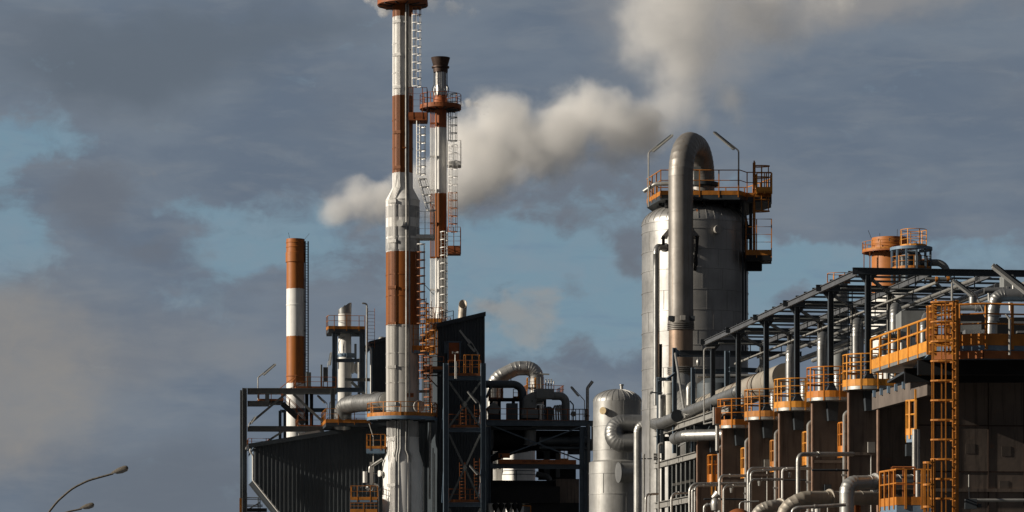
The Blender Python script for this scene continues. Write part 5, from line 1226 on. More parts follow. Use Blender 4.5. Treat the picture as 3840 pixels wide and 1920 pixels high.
# tall caged ladder
cl = T('caged_ladder', Lx(3590, 1310, 1), 'tall amber caged ladder rising past the largest rusty wall', 'ladder')
lb = V((xx(3583, 113.6), 113.6, 1.2))
zt = zy(1128, 113.6)
cage_ladder(cl, lb, zt - lb.z, R(186), ORANGE, w=.52, hoop=.76, cage0=2.45, depth=.98, bars=4, sr=.055, hr=.021, rr=.02)
cage_ladder(cl, V((xx(3500, 113.0), 113.0, zy(1920, 113) - 2)), zy(1722, 113) - zy(1920, 113) + 2, R(190), ORANGE, w=.3, hoop=.85, cage0=.5, depth=.4, bars=3, name='lower_guard', rung=50)
gt = T('ladder_gate', V((xx(3540, 115), 115, 12)), 'cluster of amber gate posts and guard bars at the ladder head', 'railing')
for j, (x, y0, y1) in enumerate(((3478, 1330, 1147), (3484, 1330, 1150), (3491, 1330, 1150), (3501, 1335, 1128), (3509, 1335, 1122), (3543, 1330, 1135), (3558, 1330, 1147), (3570, 1330, 1147), (3584, 1335, 1140))):
    obj('post', MB().bar(W(x, y0, 114.4 + (j % 3) * .3), W(x, y1, 114.4 + (j % 3) * .3), .07), [ORANGE, YELLOW, BROWNO][j % 3], gt)
for j, (y, m) in enumerate(((1147, ORANGE), (1168, YELLOW), (1197, ORANGE), (1228, YELLOW), (1255, BROWNO), (1285, YELLOW), (1318, ORANGE))): obj('guard_bar', MB().tube([W(3476, y + 3, 115.2), W(3500, y, 114.1), W(3560, y, 114.0), W(3590, y + 2, 114.8)], .04, 6), m, gt)
obj('toe_plate', MB().bar(W(3508, 1284, 114.1), W(3562, 1284, 114.1), .03, .26), YELLOW, gt)
# low platform in front of the big wall
lp_ = T('valve_platform', V((xx(3400, 117), 117, 5)), 'low orange railed platform with pale blue edge beside the ladder foot', 'platform')
z = zy(1898, 116.5)
P_ = [V((xx(3300, 120), 120, z)), V((xx(3300, 117.5), 117.5, z)), V((xx(3362, 115.2), 115.2, z)), V((xx(3492, 115.2), 115.2, z)), V((xx(3492, 120), 120, z))]
fl = obj('floor', MB().poly([p - UP * .28 for p in P_], UP, .28), PALEST, lp_); rails(fl, P_, 1.40, .65, ORANGE, toeh=.32, r=.04, w=.09)
rails(fl, [V((xx(3345, 116.6), 116.6, z)), V((xx(3430, 116.6), 116.6, z))], 1.55, .45, BROWNO, toe=False, r=.04); obj('leg', MB().bar(V((xx(3330, 117), 117, 0)), V((xx(3330, 117), 117, z - .28)), .2), DARKST, fl); obj('leg', MB().bar(V((xx(3480, 117), 117, 0)), V((xx(3480, 117), 117, z - .28)), .2), DARKST, fl)
# landing box on the fin edge
lbx = T('fin_landing', V((xx(3415, 124), 124, 8)), 'narrow amber landing with blue base on the edge of the largest wall', 'platform')
z = zy(1635, 124); Q_ = [V((xx(3401, 126), 126, z)), V((xx(3399, 123.5), 123.5, z)), V((xx(3436, 123), 123, z))]
fl = obj('floor', MB().poly([p - UP * .3 for p in Q_] + [V((xx(3436, 126), 126, z - .3))], UP, .3), PALEST, lbx); rails(fl, Q_, 1.45, .4, YELLOW, toeh=.28, r=.045, w=.09)
obj('base_box', MB().box(V((xx(3412, 124), 124, z - .6)), .35, .4, .5), DARKST, lbx); obj('upright', MB().bar(V((xx(3433, 123), 123, z)), V((xx(3433, 123), 123, z + 1.9)), .08), YELLOW, fl)
t = T('downcomer_pipe', V((xx(3435, 121), 121, 4)), 'pale grey twin downcomer in front of the largest wall edge', 'pipe')
obj('pipe', MB().tube([W(3430, 1762, 121), W(3430, 1610, 121)], .11, 10), GALV, t); obj('pipe', MB().tube([W(3441, 1870, 121), W(3441, 1610, 121)], .10, 10), GALV, t); obj('clip', MB().box(W(3436, 1680, 121), .3, .14, .06), DARKST, t)

for i, lat, z, lab in ((0, .1, 9.3, 'small grey switch box fixed high on the nearest full wall fin'), (1, -.2, 7.6, 'small dark switch box low on the second wall fin'), (3, 0, 9.6, 'small pale switch box on the fourth wall fin')):
    t = T('switch_box', L_(i, lat, z) - dR * .2, lab, 'electrical box')
    obj('case', MB().box(L_(i, lat, z) - dR * .2, .34, .18, .5, RYAW), [GREYS, DARKST, LAMPM][(0, 1, 3).index(i)], t)
    obj('conduit', MB().tube([L_(i, lat, z - .2) - dR * .17, L_(i, lat, z - 3.4) - dR * .17], .035, 6), GALV, t)
# ================================================================== bottom pipework
def pipe(label, pts, r, m, bend, seam=0, n=12, nm='process_pipe', bseg=6, group=None, extra=None):
    P = [W(*p) if len(p) == 3 else V(p[:3]) for p in pts]
    t = T(nm, P[0], label, 'pipe', group)
    obj('pipe', MB().tube(P, r, n, bend=bend, seam=seam, lip=.03, bseg=bseg), m, t)
    Lm = 0
    a, c = P[-2], P[-1]; dd = (c - a).normalized()
    f = a.lerp(c, .35); obj('flange', MB().tube([f, f + dd * .08], r * 1.3, n), m, t)
    return t
G1 = 'inverted U pipes along the foot of the fins'
k2 = lambda Z: Z / F
pipe('tall bare pipe bending over to the second wall fin', [(2993, 1990, 132), (2993, 1704, 132), (3200, 1703, 134)], 8.5 * k2(132), GALV, .30, group=G1)
pipe('long level pipe crossing the third and fourth fins', [(2806, 1990, 140), (2806, 1757, 140), (3040, 1757, 142)], 6 * k2(140), GALV, .28, group=G1)
pipe('pipe hugging the long level pipe on its inner side', [(2816, 1990, 139), (2816, 1768, 139), (2940, 1759, 140)], 4 * k2(139), GALV, .22, group=G1)
pipe('white slim pipe dropping from the long level pipe', [(2934, 1876, 138.5), (2934, 1760, 138.5), (2975, 1757, 139)], 4.2 * k2(139), WHITEP, .16, group=G1)
pipe('level pipe crossing the fifth fin below the long one', [(2699, 1990, 146), (2699, 1784, 146), (2802, 1784, 147)], 5.5 * k2(146), GALV, .28, group=G1)
pipe('pipe arching left of the fifth fin foot', [(2587, 1990, 150), (2587, 1815, 150), (2800, 1813, 151)], 6 * k2(150), GALV, .40, group=G1)
pipe('thinner pipe nested in the arch left of the fifth fin', [(2606, 1990, 149), (2606, 1822, 149), (2700, 1820, 150)], 3.4 * k2(149), GALV, .25, group=G1)
pipe('straight pipe standing beside the nested arch', [(2597, 1990, 148), (2597, 1840, 148), (2600, 1838, 148)], 5 * k2(148), GALV, .1, group=G1)
pipe('pipe arch lower right of the nested arch', [(2714, 1990, 143), (2714, 1823, 143), (2810, 1822, 144)], 4.4 * k2(143), GALV, .26, group=G1)
pipe('double rail pipe under the long level pipe', [(2812, 1990, 137), (2812, 1798, 137), (2935, 1797, 138)], 4.4 * k2(137), GALV, .28, group=G1)
pipe('lower arch pipe in front of the end frame', [(2518, 1990, 152), (2518, 1850, 152), (2590, 1849, 153)], 4.6 * k2(152), GALV, .35, group=G1)
pipe('leftmost arch pipe at the bottom of the end frame', [(2420, 1990, 158), (2422, 1854, 158), (2466, 1852, 159)], 4.4 * k2(158), GALV, .3, group=G1)
pipe('small crooked pipe by the grey valve pot', [(2641, 1990, 142), (2641, 1894, 142), (2664, 1892, 142)], 5 * k2(142), GALV, .2, group=G1)
pipe('short thin arch before the rusty dome', [(2774, 1990, 136), (2774, 1882, 136), (2846, 1880, 136)], 2.8 * k2(136), GALV, .15, group=G1)
for i, (y, x0, x1, Z, r, lab) in enumerate(((1800, 2815, 3050, 146, .04, 'thin dark rail line under the fourth fin'), (1763, 3045, 3180, 136, .05, 'thin rusty line at the foot of the second fin'), (1872, 2640, 2800, 150, .045, 'thin dark line low across the fifth fin'))):
    t = pipe(lab, [(x0, y, Z), ((x0 + x1) / 2, y, Z + .2), (x1, y + 1, Z + .5)], r, DARKST, 0, group='thin lines across the fins')
vp_ = T('valve_pot', W(2683, 1910, 141), 'grey bulbous valve pot among the bottom left pipes', 'valve')
c = W(2683, 1890, 141); obj('body', MB().lathe([(.05, c.z - .35), (.2, c.z - .3), (.24, c.z), (.2, c.z + .2), (.1, c.z + .3), (.1, c.z + .5)], c, 16), GALV, vp_); obj('cone', MB().tube([W(2672, 1868, 141), W(2692, 1852, 141)], .1, 12, r2=.22), GALV, vp_); obj('stem', MB().tube([W(2683, 1990, 141), W(2683, 1900, 141)], .06, 8), GALV, vp_)
hg = T('hanger_set', W(2750, 1830, 145), 'small tapered spring hangers under the level pipes', 'pipe hanger')
for x, y, Z in ((2743, 1838, 145), (2848, 1812, 140), (2962, 1780, 141)): obj('spring', MB().tube([W(x, y - 8, Z), W(x - 1, y + 10, Z)], .09, 8, r2=.05), GALV, hg)
# three large lagged pipes
pipe('big shiny silver elbow pipe before the largest fin', [(3176, 1995, 124), (3176, 1812, 124), (3470, 1806, 126)], 28 * k2(124), ALU, .42, seam=.8, n=24, nm='lagged_pipe', bseg=5)
pipe('long beige lagged pipe sinking at its left end', [(2925, 2000, 127), (2945, 1905, 127), (3010, 1868, 127), (3290, 1868, 129)], 27 * k2(127), BEIGE, .75, seam=.95, n=24, nm='lagged_pipe', bseg=5)
pipe('shorter grey lagged pipe with rusty elbow ending below it', [(2800, 1990, 131), (2852, 1912, 131), (2890, 1898, 131), (2990, 1896, 132)], 23 * k2(131), mat('rust_patched_lagging', (.48, .44, .38), .45, .4, .3, 1.4, rust=.3, rustcol=(.32, .10, .02), streak=.3), .5, seam=.5, n=24, nm='lagged_pipe', bseg=5)
rd = T('rusty_dome', W(2770, 1925, 134), 'rusty orange dome peeking over the bottom edge', 'vessel')
c = W(2770, 1960, 134); obj('dome', MB().lathe(dome(.78, c.z - .3, .95), c, 24), mat('rust_orange_dome', (.30, .09, .02), .7, 0, .5, 2, rust=.4), rd); obj('skirt', MB().lathe([(.8, 0), (.8, c.z - .3)], c, 24), RUSTM, rd)
t = pipe('grey handrail pipe at the bottom between elbows', [(2970, 1990, 123), (2972, 1912, 123), (2990, 1904, 123), (3170, 1893, 123.5)], .075, GALV, .2, nm='rail_pipe')
for i, (x, y) in enumerate(((3050, 1898), (3064, 1904), (3034, 1918))):
    t = T('pipe_stub', W(x, 1990, 124), ['left one of the small upright stubs at the bottom', 'paler upright stub right of its neighbour at the bottom', 'rusty lowest stub at the bottom'][i] , 'pipe'); obj('stub', MB().tube([W(x, 1990, 124), W(x, y, 124)], .1 if i != 1 else .14, 10), [GALV, WHITEP, BROWNO][i], t); obj('rim', MB().tube([W(x, y + 2, 124), W(x, y, 124)], .17, 10), GALV, t)
op = T('rusty_duct', W(3205, 1900, 128), 'rust orange upright duct behind the big silver elbow', 'duct'); obj('duct', MB().tube([W(3205, 1995, 129), W(3205, 1862, 129)], .18, 12), mat('rust_orange_duct', (.34, .10, .02), .6, 0, .5, 2, rust=.3), op); obj('duct_rib', MB().bar(W(3222, 1995, 129), W(3222, 1840, 129), .12), BROWNO, op)
for i, (x0, x1, y, Z, lab) in enumerate(((3640, 3860, 1876, 117, 'level white cable tray tube low at the right edge'),)):
    t = T('cable_tube', W(x0, y, Z), lab, 'pipe'); obj('tube', MB().tube([W(3632, y, Z), W(3840 + 60, y, Z)], .07, 8), GALV, t); obj('thin_conduit', MB().tube([W(3633, 1780, 118.4), W(3633, 1872, 118.4), W(3760, 1872, 118.4)], .025, 6, bend=.1), GALV, t); obj('valve', MB().box(W(3640, 1890, 116.8), .45, .3, .4).box(W(3672, 1896, 116.8), .15, .2, .15), DARKST, t)

# ================================================================== end frame left of the fins
ef = T('steel_frame', L_(6.2, -.6, 0), 'dark end frame with pale sloping beams and many thin posts left of the fins', 'steel frame')
for z, i0, i1, h_ in ((13.05, 3.9, 7.05, .42), (10.95, 5.15, 7.05, .40), (8.35, 5.2, 7.05, .42)):
    for a, c in ((i0, i0 + .62), (i0 + .64, 5.95), (5.97, 6.45), (6.47, i1)):
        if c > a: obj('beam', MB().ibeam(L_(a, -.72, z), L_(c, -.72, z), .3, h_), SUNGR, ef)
for i_ in (5.30, 5.48, 5.67, 5.87, 6.07, 6.28, 6.46, 6.78, 7.03):
    obj('post', MB().ibeam(L_(i_, -.60, 0), L_(i_, -.60, 13.2 if i_ in (5.30, 5.67, 6.07, 6.78, 7.03) else 10.8), .15, .22, up=qR), GREYST, ef)
obj('back_panel', MB().bar(L_(5.2, 1.2, 6), L_(7.0, 1.2, 6), .1, 12), BLACK, ef)
for i_ in (5.3, 5.9, 6.5, 7.0): obj('floor_beam', MB().bar(L_(i_, -.6, 12.7), L_(i_, 2.5, 12.7), .2, .3), DARKST, ef)
for i_ in (5.36, 5.55, 5.75, 5.95, 6.12): obj('lug', MB().box(L_(i_, -.75, 9.45), .3, .25, .16), SUNGR, ef)
obj('flat_bar', MB().bar(L_(5.6, -.6, 12.0), L_(6.3, -.6, 11.75), .06, .08), GALV, ef)
t = T('stub_duct', L_(6, 0, 11.5), 'dark stub duct with shiny round end inside the end frame', 'duct'); obj('duct', MB().tube([W(2530, 1646, 178), W(2570, 1634, 176), W(2720, 1630, 174)], 22 * k2(176), 22, bend=.8, seam=.8, lip=.02), ALUD, t); obj('end_ring', MB().tube([W(2545, 1640, 177.2), W(2549, 1639, 177)], 23.5 * k2(176), 22), ALUD, t)
for i, (x, y0, y1, Z, r, lab) in enumerate(((2414, 1990, 1705, 186, .07, 'thin upright pipe left of the end frame, shining halfway'), (2436, 1990, 1470, 190, .05, 'thin square necked conduit in front of the tower base'), (2470, 1990, 1665, 176, .07, 'thin hooked pipe before the end frame posts'))):
    t = T('conduit', W(x, 1990, Z), lab, 'pipe'); obj('pipe', MB().tube([W(x, y0, Z), W(x, y1, Z), W(x + (16 if i else 3), y1 - 2, Z)], r, 8, bend=.15), GALV, t); obj('clip', MB().box(W(x, 1720, Z), .3, .1, .06), DARKST, t)
t = T('valve_station', W(2460, 1720, 175), 'small galvanised valves stacked on the end frame', 'valve')
for y in (1704, 1714, 1722): obj('valve', MB().tube([W(2451, y, 175), W(2464, y, 175)], .07, 8), GALV, t)
# pipe support frame before the tower foot
sf = T('support_frame', W(2530, 1600, 185), 'dark column frame with silver strut before the riser of the big tower', 'steel frame')
for x, y0, y1, Z, w_ in ((2469, 1700, 1414, 189, .2), (2530, 1700, 1304, 184.5, .26), (2599, 1700, 1379, 181, .24), (2727, 1600, 1316, 178, .3)):
    obj('column', MB().ibeam(V((xx(x, Z), Z, zy(y0, Z))), W(x, y1, Z), w_, w_, up=qR), STEEL, sf)
for a, c, h_ in (((2530, 1331, 184.5), (2900, 1331, 186), .24), ((2469, 1422, 188.8), (2600, 1422, 190), .22), ((2599, 1393, 181), (2735, 1393, 182), .3), ((2500, 1422, 184), (2530, 1400, 184.3), .12), ((2735, 1385, 177), (2905, 1392, 178), .28)):
    obj('beam', MB().ibeam(W(*a), W(*c), .2, h_), STEEL, sf)
obj('gusset', MB().poly([W(2532, 1306, 184.4), W(2532, 1328, 184.4), W(2570, 1328, 184.6)], V((0, 1, 0)), .06), STEEL, sf)
obj('strut', MB().tube([W(2532, 1325, 184), W(2570, 1568, 180.5)], .075, 8), GALV, sf); obj('strut', MB().bar(W(2735, 1345, 178.2), W(2725, 1450, 178), .08), GREYST, sf)
t = T('a_frame', W(2855, 1430, 176), 'small A frame trestle with silver legs between tower and roof frame', 'trestle'); obj('leg', MB().bar(W(2866, 1415, 176), W(2852, 1340, 176), .16), GALV, t); obj('leg', MB().bar(W(2836, 1395, 176), W(2862, 1350, 176), .12), GALV, t); obj('head', MB().bar(W(2838, 1340, 176), W(2866, 1336, 176), .14), DARKST, t)
# inclined pipes
t = T('inclined_duct', W(2950, 1410, 160), 'thick beige inclined pipe falling away left of the round pods', 'duct')
obj('duct', MB().tube([W(2945, 1412, 164), W(2590, 1552, 188)], .76, 30, seam=3.0, lip=.02), BEIGE, t)
dd = (W(2590, 1552, 188) - W(2945, 1412, 164)).normalized()
for f in (.20, .24, .42): p = W(2945, 1412, 164).lerp(W(2590, 1552, 188), f); obj('band', MB().tube([p, p + dd * .12], .79, 30), RUSTE, t)
t = T('inclined_pipe', W(2770, 1450, 166), 'slimmer grey inclined pipe below the thick beige one', 'pipe'); obj('pipe', MB().tube([W(2792, 1515, 171.5), W(2788, 1468, 171.5), W(2774, 1466, 172), W(2480, 1588, 186), W(2420, 1591, 203)], .36, 24, bend=.6, seam=1.6, lip=.025), ALUD, t); p = W(2540, 1559, 181); obj('band', MB().tube([p, p + dd * .1], .39, 24), DARKST, t)
t = T('bend_duct', W(2560, 1560, 187), 'pale silver duct at the foot of the riser before the tower', 'duct'); obj('duct', MB().tube([W(2553, 1400, PZ), W(2556, 1500, 188), W(2590, 1590, 184)], .62, 26, bend=1.4, seam=.8, lip=.02), ALU, t); obj('band', MB().tube([W(2553, 1412, PZ), W(2553, 1406, PZ)], .68, 26), ALUD, t)
t = T('white_hopper', W(2500, 1560, 188.6), 'white cone hopper with ochre rust stain in front of the tower foot', 'hopper')
c = V((xx(2512, 188), 188, 0)); obj('cone', MB().lathe([(.25, zy(1600, 188)), (.38, zy(1530, 188)), (.40, zy(1435, 188)), (.30, zy(1430, 188))], c, 22), mat('ochre_stained_white', (.72, .69, .62), .5, .1, .3, 2, rust=.25, rustcol=(.6, .33, .07), streak=.3), t); obj('collar', MB().lathe([(.42, zy(1480, 188)), (.42, zy(1477, 188))], c, 22), ALUD, t)
t = T('small_tank', W(2480, 1560, 187), 'small grey cylinder tank with thin rail in front of the tower foot', 'tank'); c = V((xx(2482, 187), 187, 0)); obj('shell', MB().lathe([(.26, zy(1570, 187)), (.26, zy(1482, 187)), (.02, zy(1478, 187))], c, 20), ALUD, t); obj('rail', MB().tube([W(2440, 1478, 186.6), W(2445, 1472, 186.6), W(2485, 1474, 186.6)], .05, 6), DARKST, t); obj('leg', MB().bar(W(2482, 1700, 187), W(2482, 1570, 187), .2), DARKST, t)
t = T('level_pipe', W(2700, 1411, 184), 'level silver pipe crossing before the big tower under dark beams', 'pipe'); obj('pipe', MB().tube([W(2615, 1411, 184), W(2850, 1409, 184)], 7 * k2(184), 14, seam=2.0, lip=.04), ALU, t); obj('elbow', MB().tube([W(2585, 1520, 183.5), W(2585, 1450, 183.5), W(2600, 1440, 184)], .22, 14, bend=.3), ALU, t)
t = T('dark_vessel', W(2640, 1460, 188), 'dark round vessel in shade at the right foot of the big tower', 'vessel'); c = V((xx(2690, 187), 187, 0)); obj('shell', MB().lathe([(1.3, 0), (1.3, zy(1440, 187)), (.8, zy(1420, 187)), (.02, zy(1415, 187))], c, 26), DK, t); obj('band', MB().lathe([(1.33, zy(1500, 187)), (1.33, zy(1496, 187))], c, 26, caps=False), DARKST, t)
t = T('hook_conduit', W(2640, 1580, 172), 'thin hooked conduit rising left of the leftmost round pod', 'pipe'); obj('pipe', MB().tube([W(2640, 1590, 172), W(2640, 1305, 172), W(2680, 1303, 172)], .045, 8, bend=.2), GALV, t); obj('foot', MB().tube([W(2640, 1590, 172), W(2671, 1583, 171)], .045, 8), GALV, t)
t = T('hanging_valve', W(2618, 1365, 188), 'small hanging chain valve on the tower wall', 'valve'); obj('chain', MB().tube([W(2618, 1375, 188), W(2618, 1336, 188)], .04, 6), DARKST, t); obj('body', MB().lathe([(.05, zy(1372, 188)), (.12, zy(1366, 188)), (.12, zy(1352, 188)), (.04, zy(1346, 188))], W(2618, 0, 188), 10), GALV, t)

# ================================================================== far equipment behind the roof frame
OZ = 345; kO = OZ / F
PAINT_O = mat('bright_orange_chimney_paint', (.46, .165, .04), .5, 0, .2, .8, rust=.08, streak=.25)
cO = V((xx(3335, OZ), OZ, 0))
oc = T('orange_chimney', cO, 'stubby bright orange chimney with railed ring above the roof frame', 'chimney')
pr = [(66, 2348), (66, 945), (68, 944), (68, 925), (66, 923), (66, 918), (68, 917), (68, 905), (66, 904), (66, 893), (62, 893), (60, 930)]
obj('shell', MB().lathe([(r * kO, zy(y, OZ)) for r, y in pr], cO, 44), PAINT_O, oc)
ring(oc, cO, 943, OZ, 66 * kO, 102 * kO, .18, 1.05, ORANGE, BROWNO, toeh=.2, sp_=1.2)
for j in range(10):
    a = R(-170 + 36 * j); obj('bolt', MB().box(cO + V((math.cos(a) * 67 * kO, math.sin(a) * 67 * kO, zy(906, OZ))), .12, .12, .3), RUSTM, oc)
for x0, x1, y1 in ((3268, 3256, 864), (3300, 3299, 875), (3364, 3365, 860)): obj('lightning_rod', MB().tube([W(x0, 895, OZ), W(x1, y1, OZ)], .03, 5), DARKST, oc)
for x in (3240, 3262): obj('ladder_rail', MB().bar(W(x, 1010, OZ - 1.6), W(x, 945, OZ - 1.6), .1), BROWNO, oc)
DZ2 = 250; kD = DZ2 / F; cD = V((xx(3417, DZ2), DZ2, 0))
dv = T('caged_reactor', cD, 'dark reactor head inside a ring of slate posts beside the orange chimney', 'vessel')
obj('head', MB().lathe([(40 * kD, zy(1060, DZ2)), (40 * kD, zy(960, DZ2)), (30 * kD, zy(945, DZ2)), (.02, zy(940, DZ2))], cD, 26), DK, dv)
obj('ring_beam', MB().lathe([(66 * kD, zy(940, DZ2)), (79 * kD, zy(940, DZ2)), (79 * kD, zy(929, DZ2)), (66 * kD, zy(929, DZ2)), (66 * kD, zy(940, DZ2))], cD, 36, caps=False), PALEST, dv)
for j in range(12):
    a = R(30 * j + 8); u = V((math.cos(a), math.sin(a), 0)); obj('post', MB().bar(cD + u * 74 * kD + UP * zy(1060, DZ2), cD + u * 74 * kD + UP * zy(940, DZ2), .16), PALEST if j in (5, 6, 7, 8) else STEEL, dv)  # sunward posts in a paler copy of the slate paint, painted as lit
ring(dv, cD, 1012, DZ2, 45 * kD, 76 * kD, .2, 1.05, ORANGE, DARKST, toeh=.2, sp_=1.4)
z = zy(925, DZ2); e = obj('top_floor', MB().lathe([(.02, z - .1), (48 * kD, z - .1), (48 * kD, z), (.02, z)], cD + V((.2, 0, 0)), 20, caps=False), BROWNO, dv)
rails(e, arc(cD.x + .2, cD.y, 48 * kD, -180, 150, z, 14), 1.42, 1.1, YELLOW, toeh=.15, mid=2, r=.03)
for x, y, w_ in ((3385, 985, .5), (3405, 975, .4), (3440, 980, .5)): obj('motor', MB().tube([W(x, 1015, DZ2 - 1), W(x, y - 25, DZ2 - 1)], w_ / 2, 12), GALV if x < 3400 else DG, dv)
obj('outlet_pipe', MB().tube([W(3440, 985, DZ2), W(3540, 985, DZ2), W(3558, 1040, DZ2)], 13 * kD, 18, bend=.9), DG, dv)
st2 = T('domed_tank', W(3355, 1180, 240), 'sunlit pale domed tank seen through the roof frame', 'tank'); c = V((xx(3352, 240), 240, 0)); kS = 240 / F
obj('shell', MB().lathe([(92 * kS, 0), (92 * kS, zy(1130, 240))] + dome(92 * kS, zy(1129, 240), 45 * kS), c, 40), WHITEP, st2); obj('hoop_band', MB().lathe([(92 * kS, zy(1150, 240)), (93.5 * kS, zy(1149, 240)), (93.5 * kS, zy(1145, 240)), (92 * kS, zy(1144, 240))], c, 40, caps=False), GALV, st2)
sr2 = T('far_ring_railing', W(3145, 1060, 260), 'small far amber ring railing left above the roof frame', 'railing'); c = V((xx(3145, 260), 260, 0)); z = zy(1058, 260)
e = obj('floor', MB().lathe([(.02, z - .1), (43 * 260 / F, z - .1), (43 * 260 / F, z), (.02, z)], c, 20, caps=False), BROWNO, sr2); rails(e, arc(c.x, c.y, 42 * 260 / F, -180, 170, z, 16), .75, 1.0, ORANGE, toe=False, mid=0, r=.03); obj('column', MB().lathe([(.8, 0), (.8, z - .1)], c, 16), DG, sr2)
# dark casing and pipes behind the end platform
cs = T('equipment_casing', V((xx(3600, 128), 128, 12)), 'dark equipment casings crowding behind the end platform railing', 'machinery')
for nm, x0, x1, y0, y1, Z, dp2, m in (('casing', 3590, 3720, 1175, 1300, 127, 3, BLACK), ('casing', 3740, 3960, 1190, 1300, 126, 3, BLACK), ('panel', 3600, 3680, 1205, 1245, 124, .3, DG), ('sloped_hood', 3620, 3700, 1236, 1262, 123, .8, ALUD), ('fan_box', 3765, 3800, 1030, 1120, 132, 1.2, DG), ('casing', 3380, 3470, 1165, 1250, 136, 2, DG), ('louvre', 3800, 3900, 1205, 1216, 124, .4, ALUD), ('louvre', 3815, 3900, 1240, 1248, 124, .4, ALUD)):
    a, c = W(x0, y1, Z), W(x1, y0, Z); obj(nm, MB().box((a + c) / 2 + V((0, dp2 / 2, 0)), c.x - a.x, dp2, c.z - a.z), m, cs)
obj('top_deck', MB().box(V((xx(3640, 128), 128, 11.95)), 6, 10, .1), DARKST, cs)
def rp(label, pts, r, m, bend, seam=.9): return pipe(label, pts, r, m, bend, seam=seam, n=22, nm='overhead_pipe', bseg=6)
rp('large dark elbow pipe turning down at the right edge behind the platform', [(3900, 1107, 122), (3735, 1107, 122), (3724, 1165, 122), (3722, 1205, 122)], 24 * k2(122), ALUD, .62)
t = T('reducer_pipe', W(3720, 1290, 122), 'bright tapering pipe below the large elbow behind the platform', 'pipe'); obj('cone', MB().tube([W(3717, 1215, 122), W(3724, 1140, 122)], 20 * k2(122), 22, r2=15 * k2(122)), ALU, t); obj('lower', MB().tube([W(3712, 1300, 122), W(3717, 1215, 122)], 17 * k2(122), 22), ALU, t)
rp('short upright silver pipe behind the ladder head', [(3648, 1150, 125), (3648, 1120, 125), (3650, 1098, 125)], 15 * k2(125), ALUD, .2, 0)
rp('level dark pipe with silver nose behind the ladder head', [(3592, 1155, 124), (3640, 1155, 124), (3690, 1156, 124)], 10 * k2(124), ALU, .2)
t = T('drum_coupling', W(3700, 1150, 124), 'short wide dark drum on the level pipe behind the platform', 'drum'); obj('drum', MB().tube([W(3672, 1150, 124), W(3716, 1150, 124)], 18 * k2(124), 22), DG, t); obj('ring', MB().tube([W(3670, 1150, 124), W(3674, 1150, 124)], 19.5 * k2(124), 22), ALUD, t)
rp('level dark pipe high behind the large elbow', [(3690, 1090, 130), (3760, 1088, 130), (3800, 1085, 130)], 11 * k2(130), ALUD, .2)
for i, (x, y0, y1, r, lab) in enumerate(((3708, 1140, 1100, 4, 'small white stub above the drum coupling'), (3789, 1165, 1135, 7, 'small shiny stub right of the large elbow'), (3800, 1085, 1050, 5, 'thin shiny stub beside the high fan box'))):
    t = T('pipe_stub', W(x, y0, 122.5), lab, 'pipe'); obj('stub', MB().tube([W(x, y0, 122.5), W(x, y1, 122.5)], r * k2(122), 12), ALU, t); obj('rim', MB().tube([W(x, y1 + 3, 122.5), W(x, y1, 122.5)], r * 1.4 * k2(122), 12), ALU, t)
for i, (x0, x1, y, r, lab) in enumerate(((3300, 3400, 1265, 15, 'short wide elbow pipe behind the walkway railing'),)):
    rp(lab, [(3310, 1330, 135), (3310, 1270, 135), (3350, 1250, 135), (3400, 1262, 135)], 16 * k2(135), ALUD, .45, .5)
t = T('bright_valve_posts', W(3370, 1330, 130), 'cluster of bright silver valve posts behind the walkway railing', 'valve')
for x, y0, y1, r in ((3372, 1325, 1275, 6), (3382, 1325, 1285, 9), (3413, 1330, 1235, 7), (3405, 1325, 1250, 4)): obj('post', MB().tube([W(x, y0, 129), W(x, y1, 129)], r * k2(129), 12), ALU, t)
obj('tee', MB().tube([W(3368, 1277, 129), W(3378, 1277, 129)], .09, 10), ALU, t)
t = T('silver_posts', W(3400, 1250, 138), 'pair of pale square posts rising behind the walkway', 'post'); obj('post', MB().bar(W(3396, 1260, 138), W(3396, 1172, 138), .1), SUNGR, t); obj('post', MB().bar(W(3408, 1260, 138), W(3408, 1170, 138), .13), PALEST, t)
t = T('blue_pipe_run', W(3460, 1200, 133), 'thick dull pipe rising behind the ladder head', 'pipe'); obj('pipe', MB().tube([W(3464, 1330, 130), W(3464, 1215, 130), W(3474, 1185, 134)], 15 * k2(130), 18, bend=.4, seam=.7, lip=.03), ALUD, t); obj('band', MB().tube([W(3464, 1240, 130), W(3464, 1235, 130)], 17 * k2(130), 18), GALV, t)
t = T('lamp_crossarm', W(3540, 1048, 126), 'level grey arm with two orange sleeves below the roof beam', 'pipe'); obj('arm', MB().tube([W(3470, 1046, 126), W(3570, 1046, 126)], .06, 8), GALV, t); obj('sleeve', MB().tube([W(3508, 1047, 126), W(3516, 1047, 126)], .12, 10), ORANGE, t); obj('sleeve', MB().tube([W(3550, 1046, 126), W(3560, 1046, 126)], .11, 10), ORANGE, t); obj('barrel', MB().tube([W(3516, 1047, 126), W(3550, 1047, 126)], .09, 10), ALUD, t)
obj('post', MB().tube([W(3570, 1145, 126), W(3570, 1046, 126)], .05, 8), GALV, t)
tube_lamp(W(3700, 1200, 120), W(3660, 1105, 120), W(3577, 1045, 120), 'fluorescent lamp above the ladder head under the roof beam', r=.04, wd=.20, start=.05)
tube_lamp(W(3960, 1220, 116), W(3905, 1120, 116), W(3727, 986, 116), 'large fluorescent lamp cut by the right frame edge above the roof beam', r=.05, wd=.27, start=.05)
